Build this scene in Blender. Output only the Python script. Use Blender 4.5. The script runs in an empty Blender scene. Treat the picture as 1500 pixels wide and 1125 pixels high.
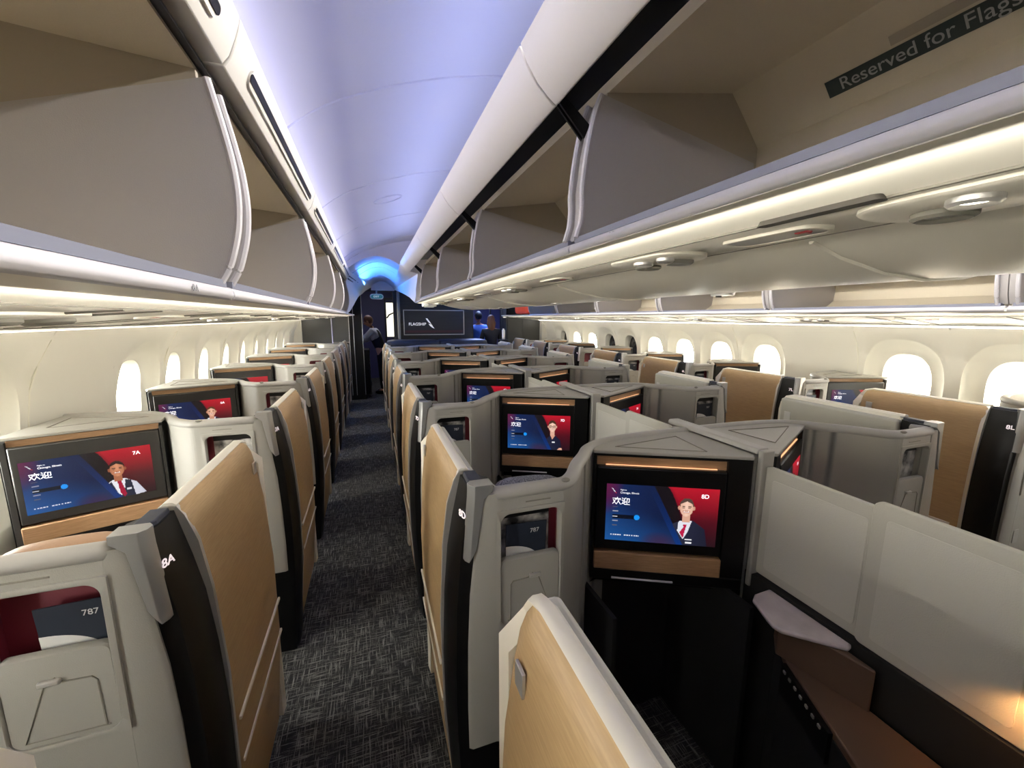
import bpy, bmesh, math, random
from mathutils import Vector, Matrix
random.seed(7)
SC = bpy.context.scene
COL = SC.collection
R = math.radians

# ------------------------------------------------------------------ camera
def camera():
    yaw, pitch, roll, f = 19.2428, 9.3263, 0.1951, 591.2724
    y, p, r = map(R, (yaw, pitch, roll))
    F = Vector((math.sin(y)*math.cos(p), math.cos(y)*math.cos(p), -math.sin(p)))
    rt = Vector((math.cos(y), -math.sin(y), 0)); up = rt.cross(F)
    r2 = rt*math.cos(r) + up*math.sin(r); u2 = r2.cross(F)
    cd = bpy.data.cameras.new('camera'); co = bpy.data.objects.new('camera', cd); COL.objects.link(co)
    cd.sensor_fit = 'HORIZONTAL'; cd.sensor_width = 36.0; cd.lens = f/1500*36
    cd.clip_start = 0.02; cd.clip_end = 200
    M = Matrix((r2, u2, -F)).transposed().to_4x4(); M.translation = Vector((-1.2789, 0, 1.72))
    co.matrix_world = M
    SC.camera = co
camera()

# ------------------------------------------------------------------ world, lights, exposure
def srgb(c):
    return tuple(((v/255)/12.92 if v/255 <= .04045 else ((v/255+.055)/1.055)**2.4) for v in c)
W = bpy.data.worlds.new('world'); SC.world = W; W.use_nodes = True
W.node_tree.nodes['Background'].inputs[0].default_value = (1.0, .985, .95, 1)
W.node_tree.nodes['Background'].inputs[1].default_value = 52
SC.view_settings.view_transform = 'Standard'; SC.view_settings.look = 'None'
SC.view_settings.gamma = 1; SC.view_settings.use_curve_mapping = False
SC.view_settings.exposure = 0.5
def area(name, loc, direction, sx, sy, power, col, spread=180, portal=False):
    d = bpy.data.lights.new(name, 'AREA'); d.shape = 'RECTANGLE'; d.size = sx; d.size_y = sy
    d.energy = power; d.color = col; d.spread = R(spread)
    o = bpy.data.objects.new(name, d); COL.objects.link(o); o.location = loc
    z = -Vector(direction).normalized()          # lamp shines along its -Z, long side kept along world Y
    yv = Vector((0, 1, 0)); yv = (yv - z*yv.dot(z)).normalized(); x = yv.cross(z)
    M = Matrix((x, yv, z)).transposed().to_4x4(); M.translation = Vector(loc); o.matrix_world = M
    if portal: d.cycles.is_portal = True
    return o
Y0, Y1 = -3.0, 8.9          # cabin ends
CL = Y1-Y0; CM = (Y0+Y1)/2
for s in (-1, 1):
    area('window_daylight_portal', (s*2.95, CM, 1.2), (-s, 0, 0), .6, CL, 1, (1, 1, 1), portal=True)
    # LED wash strip hidden in the slot between the bins and each sidewall
    area('sidewall_wash_light', (s*2.30, CM, 1.676), (s*.45, 0, -1), .03, CL, 5, (1.0, .95, .89))
    # unseen fill lamps added behind the bin lips to brighten the undersides
    area('soffit_inner_fill', (s*1.605, CM, 1.731), (s, 0, -.10), .010, CL, 9, (1.0, .95, .86), 150)
    area('center_soffit_fill', (s*.725, (Y0+5.2)/2, 1.876), (-s, 0, -.06), .010, 5.2-Y0, 4.2, (1.0, .95, .86), 150)
    # violet blue LED strips in the coves on both sides of each aisle ceiling
    area('outer_cove_light', (s*1.575, (Y0+5.9)/2, 2.335), (-s*.55, 0, 1), .02, 5.9-Y0, 7, (.44, .45, 1.0))
    area('inner_cove_light', (s*.82, (Y0+5.3)/2, 2.42), (s*.25, 0, 1), .02, 5.3-Y0, 9, (.38, .46, 1.0))
    # warm white fill lamps added out of view to brighten valances and open bins
    area('aisle_fill_light', (s*1.60, (Y0+5.9)/2, 2.385), (-s*.95, 0, -.22), .02, 5.9-Y0, 30, (1.0, .95, .88), 85)
    area('center_fill_light', (s*.79, (Y0+5.2)/2, 2.52), (s*.72, 0, -.55), .02, 5.2-Y0, 32, (1.0, .95, .88), 85)
    # lamp slot at the foot of the window soffit, grazing its underside
    area('soffit_wash_light', (s*2.505, CM, 1.648), (-s, 0, .42), .012, CL, 27, (1.0, .95, .86), 150)

# ------------------------------------------------------------------ materials
def mat(name, col, rough=.5, metal=0, emis=None, es=0, bump=0, bscale=300, mottle=0, spec=.5, col2=None, stretch=None, coat=0):
    m = bpy.data.materials.new(name); m.use_nodes = True; nt = m.node_tree; b = nt.nodes['Principled BSDF']
    c = srgb(col)+(1,)
    b.inputs['Base Color'].default_value = c; b.inputs['Roughness'].default_value = rough
    b.inputs['Metallic'].default_value = metal; b.inputs['Specular IOR Level'].default_value = spec
    b.inputs['Coat Weight'].default_value = coat
    if emis: b.inputs['Emission Color'].default_value = srgb(emis)+(1,); b.inputs['Emission Strength'].default_value = es
    if bump or mottle or col2:
        tc = nt.nodes.new('ShaderNodeTexCoord'); mp = nt.nodes.new('ShaderNodeMapping')
        nt.links.new(tc.outputs['Object'], mp.inputs[0])
        if stretch: mp.inputs['Scale'].default_value = stretch
        n = nt.nodes.new('ShaderNodeTexNoise'); n.inputs['Scale'].default_value = bscale; n.inputs['Detail'].default_value = 4
        nt.links.new(mp.outputs[0], n.inputs[0])
        if bump:
            bp = nt.nodes.new('ShaderNodeBump'); bp.inputs['Strength'].default_value = bump; bp.inputs['Distance'].default_value = .002
            nt.links.new(n.outputs[0], bp.inputs['Height']); nt.links.new(bp.outputs[0], b.inputs['Normal'])
        if mottle or col2:
            rp = nt.nodes.new('ShaderNodeValToRGB'); rp.color_ramp.elements[0].position = .35; rp.color_ramp.elements[1].position = .65
            k = 1-mottle
            rp.color_ramp.elements[0].color = (srgb(col2)+(1,)) if col2 else tuple(v*k for v in c[:3])+(1,)
            rp.color_ramp.elements[1].color = c
            nt.links.new(n.outputs[0], rp.inputs[0]); nt.links.new(rp.outputs[0], b.inputs['Base Color'])
    return m
def carpet_mat():
    m = bpy.data.materials.new('charcoal_woven_carpet'); m.use_nodes = True; nt = m.node_tree; b = nt.nodes['Principled BSDF']
    N = nt.nodes.new; L = nt.links.new
    tc = N('ShaderNodeTexCoord')
    outs = []
    for sc, thr in (((150, 9, 1), .58), ((9, 150, 1), .58)):
        mp = N('ShaderNodeMapping'); mp.inputs['Scale'].default_value = sc; L(tc.outputs['Object'], mp.inputs[0])
        n = N('ShaderNodeTexNoise'); n.inputs['Scale'].default_value = 1; n.inputs['Detail'].default_value = 3; n.inputs['Roughness'].default_value = .7
        L(mp.outputs[0], n.inputs[0])
        r = N('ShaderNodeMapRange'); r.inputs['From Min'].default_value = thr-.06; r.inputs['From Max'].default_value = thr+.10
        L(n.outputs[0], r.inputs[0]); outs.append(r)
    mx = N('ShaderNodeMath'); mx.operation = 'MAXIMUM'; L(outs[0].outputs[0], mx.inputs[0]); L(outs[1].outputs[0], mx.inputs[1])
    fine = N('ShaderNodeTexNoise'); fine.inputs['Scale'].default_value = 260; L(tc.outputs['Object'], fine.inputs[0])
    mu = N('ShaderNodeMath'); mu.operation = 'MULTIPLY'; L(mx.outputs[0], mu.inputs[0]); L(fine.outputs[0], mu.inputs[1])
    rp = N('ShaderNodeValToRGB'); rp.color_ramp.elements[0].color = srgb((46, 45, 45))+(1,); rp.color_ramp.elements[1].color = srgb((150, 148, 142))+(1,)
    rp.color_ramp.elements[1].position = .75
    L(mu.outputs[0], rp.inputs[0]); L(rp.outputs[0], b.inputs['Base Color'])
    b.inputs['Roughness'].default_value = .95; b.inputs['Specular IOR Level'].default_value = .1
    bp = N('ShaderNodeBump'); bp.inputs['Strength'].default_value = .5; bp.inputs['Distance'].default_value = .004
    L(fine.outputs[0], bp.inputs['Height']); L(bp.outputs[0], b.inputs['Normal'])
    return m
def weave_mat(name, c1, c2, scale=220):
    m = bpy.data.materials.new(name); m.use_nodes = True; nt = m.node_tree; b = nt.nodes['Principled BSDF']
    tc = nt.nodes.new('ShaderNodeTexCoord'); w = nt.nodes.new('ShaderNodeTexNoise'); w.inputs['Scale'].default_value = scale
    nt.links.new(tc.outputs['Object'], w.inputs[0])
    rp = nt.nodes.new('ShaderNodeValToRGB'); rp.color_ramp.elements[0].position = .4; rp.color_ramp.elements[1].position = .62
    rp.color_ramp.elements[0].color = srgb(c1)+(1,); rp.color_ramp.elements[1].color = srgb(c2)+(1,)
    nt.links.new(w.outputs[0], rp.inputs[0]); nt.links.new(rp.outputs[0], b.inputs['Base Color']); b.inputs['Roughness'].default_value = .9
    bp = nt.nodes.new('ShaderNodeBump'); bp.inputs['Strength'].default_value = .6; bp.inputs['Distance'].default_value = .003
    nt.links.new(w.outputs[0], bp.inputs['Height']); nt.links.new(bp.outputs[0], b.inputs['Normal'])
    return m
def pane_mat(name, tint, gloss=.08):
    m = bpy.data.materials.new(name); m.use_nodes = True; nt = m.node_tree
    for n in list(nt.nodes):
        if n.type == 'BSDF_PRINCIPLED': nt.nodes.remove(n)
    out = [n for n in nt.nodes if n.type == 'OUTPUT_MATERIAL'][0]
    t = nt.nodes.new('ShaderNodeBsdfTransparent'); t.inputs[0].default_value = tint+(1,)
    g = nt.nodes.new('ShaderNodeBsdfGlossy'); g.inputs['Roughness'].default_value = .05
    mx = nt.nodes.new('ShaderNodeMixShader'); mx.inputs[0].default_value = gloss
    nt.links.new(t.outputs[0], mx.inputs[1]); nt.links.new(g.outputs[0], mx.inputs[2]); nt.links.new(mx.outputs[0], out.inputs[0])
    return m
def screen_mat():
    m = bpy.data.materials.new('lit_display'); m.use_nodes = True; nt = m.node_tree; b = nt.nodes['Principled BSDF']
    a = nt.nodes.new('ShaderNodeVertexColor'); a.layer_name = 'Col'
    b.inputs['Base Color'].default_value = (.01, .01, .01, 1); b.inputs['Roughness'].default_value = .25
    nt.links.new(a.outputs[0], b.inputs['Emission Color']); b.inputs['Emission Strength'].default_value = .72
    return m
M = dict(
 shell=mat('warm_grey_shell_plastic', (154, 151, 143), .55, bump=.25, bscale=500),
 rim=mat('grey_shell_edge_trim', (156, 153, 147), .45),
 cap=mat('satin_metal_corner_cap', (158, 158, 156), .32, metal=.55),
 silver=mat('silver_edge_trim', (205, 203, 198), .28, metal=.6),
 tan=mat('tan_brushed_door_laminate', (184, 155, 113), .45, col2=(172, 143, 102), bscale=14, stretch=(1, 1.2, 22), bump=.05),
 ivory=mat('ivory_door_edge', (226, 220, 205), .4),
 black=mat('gloss_black_plastic', (14, 14, 15), .34, spec=.3),
 darkframe=mat('dark_grey_tv_surround', (44, 43, 42), .42),
 mattblack=mat('matt_black_panel', (24, 24, 25), .7),
 wood=mat('light_oak_veneer', (178, 140, 104), .5, col2=(158, 122, 88), bscale=20, stretch=(1, 1, 14)),
 maroon=mat('maroon_pocket_lining', (104, 22, 38), .6),
 divider=mat('pale_grey_divider_fabric', (188, 186, 175), .7, bump=.3, bscale=260),
 dividerin=mat('pale_grey_divider_inset', (200, 198, 188), .8, bump=.5, bscale=320),
 marble=mat('marbled_lilac_stone', (214, 206, 212), .3, col2=(176, 166, 174), bscale=7),
 console=mat('brown_grey_console', (92, 72, 60), .45),
 carpet=carpet_mat(),
 leather=mat('brown_leather', (150, 118, 92), .5, bump=.4, bscale=180),
 tweed=weave_mat('grey_tweed', (84, 84, 92), (142, 142, 150)),
 navy=mat('navy_leather', (34, 38, 52), .5),
 side=mat('cream_sidewall_plastic', (216, 212, 199), .6, bump=.1, bscale=600),
 reveal=mat('pale_window_reveal', (222, 218, 200), .6),
 under=mat('cream_bin_underside', (228, 223, 208), .36),
 lip=mat('white_bin_lip', (196, 193, 196), .45),
 rail=mat('blue_grey_bin_rail', (116, 118, 132), .5),
 binside=mat('grey_bin_side_panel', (166, 162, 160), .6, bump=.15, bscale=400),
 binin=mat('beige_bin_lining', (190, 180, 160), .6, bump=.15, bscale=400),
 binfix=mat('beige_brown_bin_housing', (160, 151, 136), .65),
 val=mat('white_valance', (232, 228, 220), .38),
 ceil=mat('white_ceiling_panel', (226, 226, 232), .6),
 seam=mat('dark_joint', (70, 66, 60), .8),
 groove=mat('grey_groove', (126, 122, 112), .8),
 white=mat('white_plastic', (235, 235, 232), .4),
 glassw=pane_mat('clear_window_pane', (.97, .98, .97)),
 glassd=pane_mat('dimmed_window_pane', (.012, .012, .014), .12),
 partition=mat('charcoal_partition_laminate', (66, 66, 64), .6),
 stripe=mat('black_ribbed_partition', (38, 38, 38), .5, col2=(24, 24, 24), bscale=60, stretch=(.02, .02, 3)),
 chrome=mat('bright_metal', (200, 200, 200), .2, metal=.9),
 lit=mat('warm_lit_strip', (255, 214, 170), .5, emis=(255, 190, 140), es=.75),
 ledw=mat('lit_lamp_lens', (255, 250, 240), .5, emis=(255, 246, 226), es=4),
 whitetext=mat('white_lettering', (235, 235, 235), .5, emis=(255, 255, 255), es=.25),
 placard=mat('lit_seat_number', (255, 250, 250), .5, emis=(255, 235, 240), es=.5),
 darksign=mat('dark_green_sticker', (24, 38, 38), .5),
 greytext=mat('grey_print', (150, 150, 150), .6),
 paper=mat('white_card_print', (214, 212, 208), .5),
 darkpaper=mat('dark_navy_card_print', (36, 42, 54), .4),
 photo=mat('grey_photo_print', (205, 202, 198), .5, col2=(30, 30, 34), bscale=18),
 red=mat('red_print', (170, 30, 40), .5),
 orange=mat('orange_fabric', (226, 74, 34), .7, bump=.4, bscale=30),
 skin=mat('skin', (190, 132, 108), .55),
 shirtw=mat('white_shirt', (214, 214, 224), .8, bump=.3, bscale=20),
 shirtb=mat('light_blue_shirt', (96, 140, 236), .8, bump=.3, bscale=20),
 darkcloth=mat('black_cloth', (26, 26, 32), .85),
 hairb=mat('brown_hair', (98, 58, 34), .6, bump=.5, bscale=60),
 hairr=mat('grey_red_hair', (120, 80, 66), .6),
 hairk=mat('black_hair', (18, 18, 22), .6),
 galley=mat('galley_wall_blue_grey', (64, 62, 104), .5),
 exitg=mat('exit_sign_face', (30, 84, 96), .5, emis=(60, 130, 150), es=.35),
 screen=screen_mat(),
 terminal=mat('pale_terminal_building', (205, 196, 182), .8),
 ground=mat('pale_apron_concrete', (200, 198, 190), .9),
)

# ------------------------------------------------------------------ mesh helpers
class MB:
    def __init__(s): s.v = []; s.f = []; s.m = []
    def add(s, vs, fs, mi=0):
        n = len(s.v); s.v += [tuple(v) for v in vs]; s.f += [tuple(i+n for i in f) for f in fs]; s.m += [mi]*len(fs); return s
    def box(s, c, d, mi=0, rz=0, mat4=None):
        hx, hy, hz = d[0]/2, d[1]/2, d[2]/2
        vs = [Vector((x*hx, y*hy, z*hz)) for x in (-1, 1) for y in (-1, 1) for z in (-1, 1)]
        if rz: vs = [Matrix.Rotation(rz, 3, 'Z') @ v for v in vs]
        if mat4: vs = [mat4 @ v for v in vs]
        vs = [v+Vector(c) for v in vs]
        return s.add(vs, [(0, 1, 3, 2), (4, 6, 7, 5), (0, 4, 5, 1), (2, 3, 7, 6), (0, 2, 6, 4), (1, 5, 7, 3)], mi)
    def prism(s, poly, z0, z1, mi=0):
        n = len(poly); vs = [(x, y, z0) for x, y in poly]+[(x, y, z1) for x, y in poly]
        fs = [tuple(range(n))[::-1], tuple(range(n, 2*n))]+[(i, (i+1) % n, n+(i+1) % n, n+i) for i in range(n)]
        return s.add(vs, fs, mi)
    def prismY(s, poly, y0, y1, mi=0):            # poly of (x,z), extruded along Y
        n = len(poly); vs = [(x, y0, z) for x, z in poly]+[(x, y1, z) for x, z in poly]
        fs = [tuple(range(n)), tuple(range(n, 2*n))[::-1]]+[(i, n+i, n+(i+1) % n, (i+1) % n) for i in range(n)]
        return s.add(vs, fs, mi)
    def loft(s, rings, mi=0, close=True, cap=True):
        n = len(rings[0]); vs = [p for r in rings for p in r]; fs = []
        for k in range(len(rings)-1):
            for i in range(n if close else n-1):
                j = (i+1) % n; fs.append((k*n+i, k*n+j, (k+1)*n+j, (k+1)*n+i))
        if cap and close: fs += [tuple(range(n))[::-1], tuple((len(rings)-1)*n+i for i in range(n))]
        return s.add(vs, fs, mi)
    def tube(s, pts, r, mi=0, n=8, closed=False, rs=None, sq=(1, 1)):
        pts = [Vector(p) for p in pts]; rings = []
        for i, p in enumerate(pts):
            if closed: t = pts[(i+1) % len(pts)]-pts[i-1]
            else: t = pts[min(i+1, len(pts)-1)]-pts[max(i-1, 0)]
            t.normalize(); up = Vector((0, 0, 1)) if abs(t.z) < .9 else Vector((0, 1, 0))
            a = t.cross(up).normalized(); b = a.cross(t)
            rr = rs[i] if rs else r
            rings.append([p+a*math.cos(q*2*math.pi/n)*rr*sq[0]+b*math.sin(q*2*math.pi/n)*rr*sq[1] for q in range(n)])
        if closed: rings.append(rings[0]); return s.loft(rings, mi, True, False)
        return s.loft(rings, mi)
    def cyl(s, c, r, h, axis='Z', mi=0, n=20, r2=None):
        r2 = r if r2 is None else r2; rings = []
        for k, rr in ((-h/2, r), (h/2, r2)):
            ring = []
            for q in range(n):
                a, b = math.cos(q*2*math.pi/n)*rr, math.sin(q*2*math.pi/n)*rr
                ring.append(Vector(c)+Vector({'Z': (a, b, k), 'Y': (a, k, b), 'X': (k, a, b)}[axis]))
            rings.append(ring)
        return s.loft(rings, mi)
    def ell(s, c, r, mi=0, nu=16, nv=10, p=1.0, rz=0):
        rings = []
        for j in range(nv+1):
            ph = -math.pi/2+math.pi*j/nv; ring = []
            for i in range(nu):
                th = 2*math.pi*i/nu
                sg = lambda x: math.copysign(abs(x)**p, x)
                v = Vector((r[0]*sg(math.cos(ph))*sg(math.cos(th)), r[1]*sg(math.cos(ph))*sg(math.sin(th)), r[2]*sg(math.sin(ph))))
                if rz: v = Matrix.Rotation(rz, 3, 'Z') @ v
                ring.append(v+Vector(c))
            rings.append(ring)
        return s.loft(rings, mi)
    def xf(s, fn): s.v = [tuple(fn(Vector(v))) for v in s.v]; return s
    def build(s, name, mats, parent=None, smooth=35, bevel=0, seg=2, fix=True):
        me = bpy.data.meshes.new(name); me.from_pydata(s.v, [], s.f)
        for m in (mats if isinstance(mats, (list, tuple)) else [mats]): me.materials.append(m)
        me.polygons.foreach_set('material_index', s.m)
        if fix:
            bm = bmesh.new(); bm.from_mesh(me); bmesh.ops.remove_doubles(bm, verts=bm.verts, dist=1e-6)
            bmesh.ops.recalc_face_normals(bm, faces=bm.faces); bm.to_mesh(me); bm.free()
        if smooth:
            me.polygons.foreach_set('use_smooth', [True]*len(me.polygons)); me.set_sharp_from_angle(angle=R(smooth))
        me.update()
        o = bpy.data.objects.new(name, me); COL.objects.link(o)
        if parent: o.parent = parent
        if bevel:
            b = o.modifiers.new('bevel', 'BEVEL'); b.width = bevel; b.segments = seg; b.limit_method = 'ANGLE'; b.angle_limit = R(40)
            b.harden_normals = False
        return o
def tag(o, label=None, cat=None, group=None, kind=None):
    if label: o['label'] = label
    if cat: o['category'] = cat
    if group: o['group'] = group
    if kind: o['kind'] = kind
    return o
def thing(name, label, cat, loc=(0, 0, 0), group=None, rz=0):
    o = bpy.data.objects.new(name, None); COL.objects.link(o); o.location = loc; o.rotation_euler = (0, 0, rz)
    o.empty_display_size = .05
    return tag(o, label, cat, group)
def kids(o): return [c for c in bpy.data.objects if c.parent == o]
def dup(o, parent=None, skip=()):
    c = o.copy(); COL.objects.link(c); c.parent = parent
    for k in kids(o):
        if k.name.split('.')[0] not in skip: dup(k, c, skip)
    return c
def rrect(w, h, r, n=5):
    pts = []
    for cx, cy, a0 in ((w/2-r, h/2-r, 0), (-w/2+r, h/2-r, 90), (-w/2+r, -h/2+r, 180), (w/2-r, -h/2+r, 270)):
        for i in range(n+1):
            a = R(a0+90*i/n); pts.append((cx+r*math.cos(a), cy+r*math.sin(a)))
    return pts
def smoothpath(pts, n=6):
    out = []
    P = [Vector(p) for p in pts]; P = [P[0]*2-P[1]]+P+[P[-1]*2-P[-2]]
    for i in range(1, len(P)-2):
        for k in range(n):
            t = k/n; a, b, c, d = P[i-1:i+3]
            out.append(.5*((2*b)+(-a+c)*t+(2*a-5*b+4*c-d)*t*t+(-a+3*b-3*c+d)*t**3))
    out.append(P[-2]); return out
def text_obj(txt, size, mtl, parent, M4, name='lettering', align='LEFT', ext=.0004, bold=0):
    cu = bpy.data.curves.new('txt', 'FONT'); cu.body = txt; cu.size = size; cu.align_x = align; cu.align_y = 'CENTER'; cu.extrude = ext; cu.offset = bold
    to = bpy.data.objects.new('txt', cu); COL.objects.link(to)
    bpy.context.view_layer.update()
    me = bpy.data.meshes.new_from_object(to.evaluated_get(bpy.context.evaluated_depsgraph_get()))
    bpy.data.objects.remove(to); bpy.data.curves.remove(cu)
    me.transform(M4); me.materials.clear(); me.materials.append(mtl); me.name = name
    o = bpy.data.objects.new(name, me); COL.objects.link(o); o.parent = parent
    return o
def frame4(origin, xdir, updir):        # text x -> xdir, text y -> updir, text z = normal
    x = Vector(xdir).normalized(); y = Vector(updir); y = (y-x*y.dot(x)).normalized(); z = x.cross(y)
    m = Matrix((x, y, z)).transposed().to_4x4(); m.translation = Vector(origin); return m

# ------------------------------------------------------------------ cabin shell
mb = MB(); mb.box((0, 4.5, -.02), (6.6, 16, .04)); tag(mb.build('floor', M['carpet']), kind='structure')
HOLES = {-8, -7, -5, -3, -2, 0, 1, 2, 3, 4, 5, 6, 7, 8}       # window bays in use, the missing ones are blank panels
YW = 3.2075
def wallx(z):                            # sidewall profile, half width at height z
    pts = [(0, 2.60), (.6, 2.70), (1.0, 2.715), (1.25, 2.70), (1.45, 2.665), (1.57, 2.60), (1.66, 2.55), (1.72, 2.50)]
    for (z0, x0), (z1, x1) in zip(pts, pts[1:]):
        if z <= z1: return x0+(x1-x0)*(z-z0)/(z1-z0)
    return pts[-1][1]
def oval(a, w, h, n=2.6):
    c, s = math.cos(a), math.sin(a)
    return (math.copysign(abs(c)**(2/n), c)*w, math.copysign(abs(s)**(2/n), s)*h)
zc, ZT, ZB = 1.205, 1.70, .78
NA = 72
def wall(side):
    mb = MB()
    k0, k1 = -10, 9
    for k in range(k0, k1+1):
        y = YW+.61*k; ya, yb = y-.305, y+.305
        if k == k1: yb = Y1+.02
        for z0, z1, n in ((0, ZB, 6),):
            zs = [z0+(z1-z0)*i/n for i in range(n+1)]
            mb.loft([[(side*wallx(z), ya, z) for z in zs], [(side*wallx(z), yb, z) for z in zs]], close=False)
        if k in HOLES:
            rings = []
            base = []
            for i in range(NA):
                a = 2*math.pi*i/NA; c, s = math.cos(a), math.sin(a)
                t = min(.305/abs(c) if abs(c) > 1e-6 else 9, ((ZT-zc) if s > 0 else (zc-ZB))/abs(s) if abs(s) > 1e-6 else 9)
                base.append((c*t, s*t))
            def ring(fn, d):
                r = []
                for i in range(NA):
                    a = 2*math.pi*i/NA; u, w = fn(a, i); r.append((side*(wallx(zc+w)+d), y+u, zc+w))
                return r
            rings.append(ring(lambda a, i: base[i], 0))
            rings.append(ring(lambda a, i: (lambda p, q: (p[0]*.5+q[0]*.5, p[1]*.5+q[1]*.5))(base[i], oval(a, .262, .36)), 0))
            rings.append(ring(lambda a, i: oval(a, .262, .36), .0))
            rings.append(ring(lambda a, i: oval(a, .258, .354), .007))
            rings.append(ring(lambda a, i: oval(a, .235, .325), .024))
            rings.append(ring(lambda a, i: oval(a, .20, .285), .05))
            rings.append(ring(lambda a, i: oval(a, .168, .25), .066))
            rings.append(ring(lambda a, i: oval(a, .160, .24), .066))
            rings.append(ring(lambda a, i: oval(a, .157, .237), .078))
            rings.append(ring(lambda a, i: oval(a, .140, .222), .11))
            rings.append(ring(lambda a, i: oval(a, .134, .216), .16))
            rings.append(ring(lambda a, i: oval(a, .16, .24), .20))
            rings = [[r[-j % NA] for j in range(NA)] for r in rings]
            mb.loft(rings, cap=False)
        else:
            n = 14; zs = [ZB+(ZT-ZB)*i/n for i in range(n+1)]
            mb.loft([[(side*wallx(z), ya, z) for z in zs], [(side*wallx(z), yb, z) for z in zs]], close=False)
    nm = 'wall_left' if side < 0 else 'wall_right'
    o = tag(mb.build(nm, M['side'], smooth=50, fix=True), kind='structure')
    # outer skin around the window bays keeps daylight to the windows only
    mb = MB()
    for k in range(k0, k1+1):
        y = YW+.61*k
        if k in HOLES:
            sq = [(side*2.88, y+u*.305/.305, zc+w) for u, w in [(max(-.305, min(.305, math.cos(2*math.pi*i/NA)*1.2)), max(-.5, min(.5, math.sin(2*math.pi*i/NA)*1.2))) for i in range(NA)]]
            ov = [(side*2.88, y+oval(2*math.pi*i/NA, .16, .24)[0], zc+oval(2*math.pi*i/NA, .16, .24)[1]) for i in range(NA)]
            mb.loft([sq, ov], cap=False)
        else:
            mb.add([(side*2.88, y-.305, zc-.5), (side*2.88, y+.305, zc-.5), (side*2.88, y+.305, zc+.5), (side*2.88, y-.305, zc+.5)], [(0, 1, 2, 3)])
    mb.box((side*2.86, CM, .35), (.04, CL+1, .74)); mb.box((side*2.7, CM, 1.72), (.4, CL+1, .03))
    mb.box((side*2.7, YW+.61*k0-.33, 1.2), (.45, .04, 1.1)); mb.box((side*2.8, Y1+.1, 1.2), (.5, .3, 1.2))
    tag(mb.build('trim_outer_skin_left' if side < 0 else 'trim_outer_skin_right', M['side'], smooth=0), kind='structure')
    # panel joints
    mb = MB()
    for k in range(k0, k1+1, 2):
        y = YW+.61*k-.305+.61
        zs = [.3+.11*i for i in range(13)]
        mb.tube([(side*(wallx(z)+.001), y, z) for z in zs if z < 1.69], .0035, n=6)
    tag(mb.build('trim_sidewall_joints_left' if side < 0 else 'trim_sidewall_joints_right', M['reveal']), kind='structure')
    # window panes
    n = 0
    for k in sorted(HOLES):
        y = YW+.61*k
        dim = side > 0 and k in (4, 5, 8)
        mb = MB(); x = side*2.835
        pts = [oval(2*math.pi*i/40, .15, .232) for i in range(40)]
        mb.loft([[(x, y+u, zc+w) for u, w in pts], [(x+side*.006, y+u, zc+w) for u, w in pts]])
        tag(mb.build('window_%d' % (k+9 + (20 if side > 0 else 0)), M['glassd'] if dim else M['glassw'], smooth=0), kind='structure')
wall(-1); wall(1)

# ceiling vault
def ceilz(x): 
    x = abs(x)
    pts = [(0, 2.83), (.35, 2.815), (.685, 2.77), (.93, 2.72), (1.18, 2.64), (1.39, 2.55), (1.52, 2.46), (1.60, 2.385), (1.66, 2.30)]
    for (a, b), (c, d) in zip(pts, pts[1:]):
        if x <= c: return b+(d-b)*(x-a)/(c-a)
    return 2.3
YC = 5.95
def xz_profile():
    xs = [-1.66+i*3.32/64 for i in range(65)]
    sm = []
    for i, x in enumerate(xs): sm.append((x, sum(ceilz(x+d) for d in (-.05, -.025, 0, .025, .05))/5 if abs(x) < 1.6 else ceilz(x)))
    return sm
PR = xz_profile()
mb = MB()
mb.loft([[(x, Y0, z) for x, z in PR], [(x, YC, z) for x, z in PR]], close=False)
tag(mb.build('ceiling', M['ceil'], smooth=60), kind='structure')
mb = MB()
y = 1.88-1.22*3
while y < YC-.3:
    mb.tube([(x, y, z-.001) for x, z in PR[2:-2]], .006, n=6); y += 1.22
tag(mb.build('trim_ceiling_joints', M['ceil']), kind='structure')
mb = MB(); mb.tube([(-1.09+.11*math.cos(i*math.pi/12), 3.62+.09*math.sin(i*math.pi/12), ceilz(-1.09+.11*math.cos(i*math.pi/12))-.004) for i in range(24)], .005, n=6, closed=True)
tag(mb.build('trim_ceiling_hatch_ring', M['ceil']), kind='structure')
# outer hull above, blocks stray daylight
mb = MB(); mb.box((0, 4.5, 3.35), (6.4, 15.6, .05)); mb.box((-3.1, 4.5, 2.5), (.05, 15.6, 1.7)); mb.box((3.1, 4.5, 2.5), (.05, 15.6, 1.7))
tag(mb.build('trim_crown_lining', M['partition'], smooth=0), kind='structure')
mb = MB(); mb.box((0, Y0-.05, 1.5), (6.2, .1, 3.4)); tag(mb.build('wall_aft', M['partition'], smooth=0), kind='structure')

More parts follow.
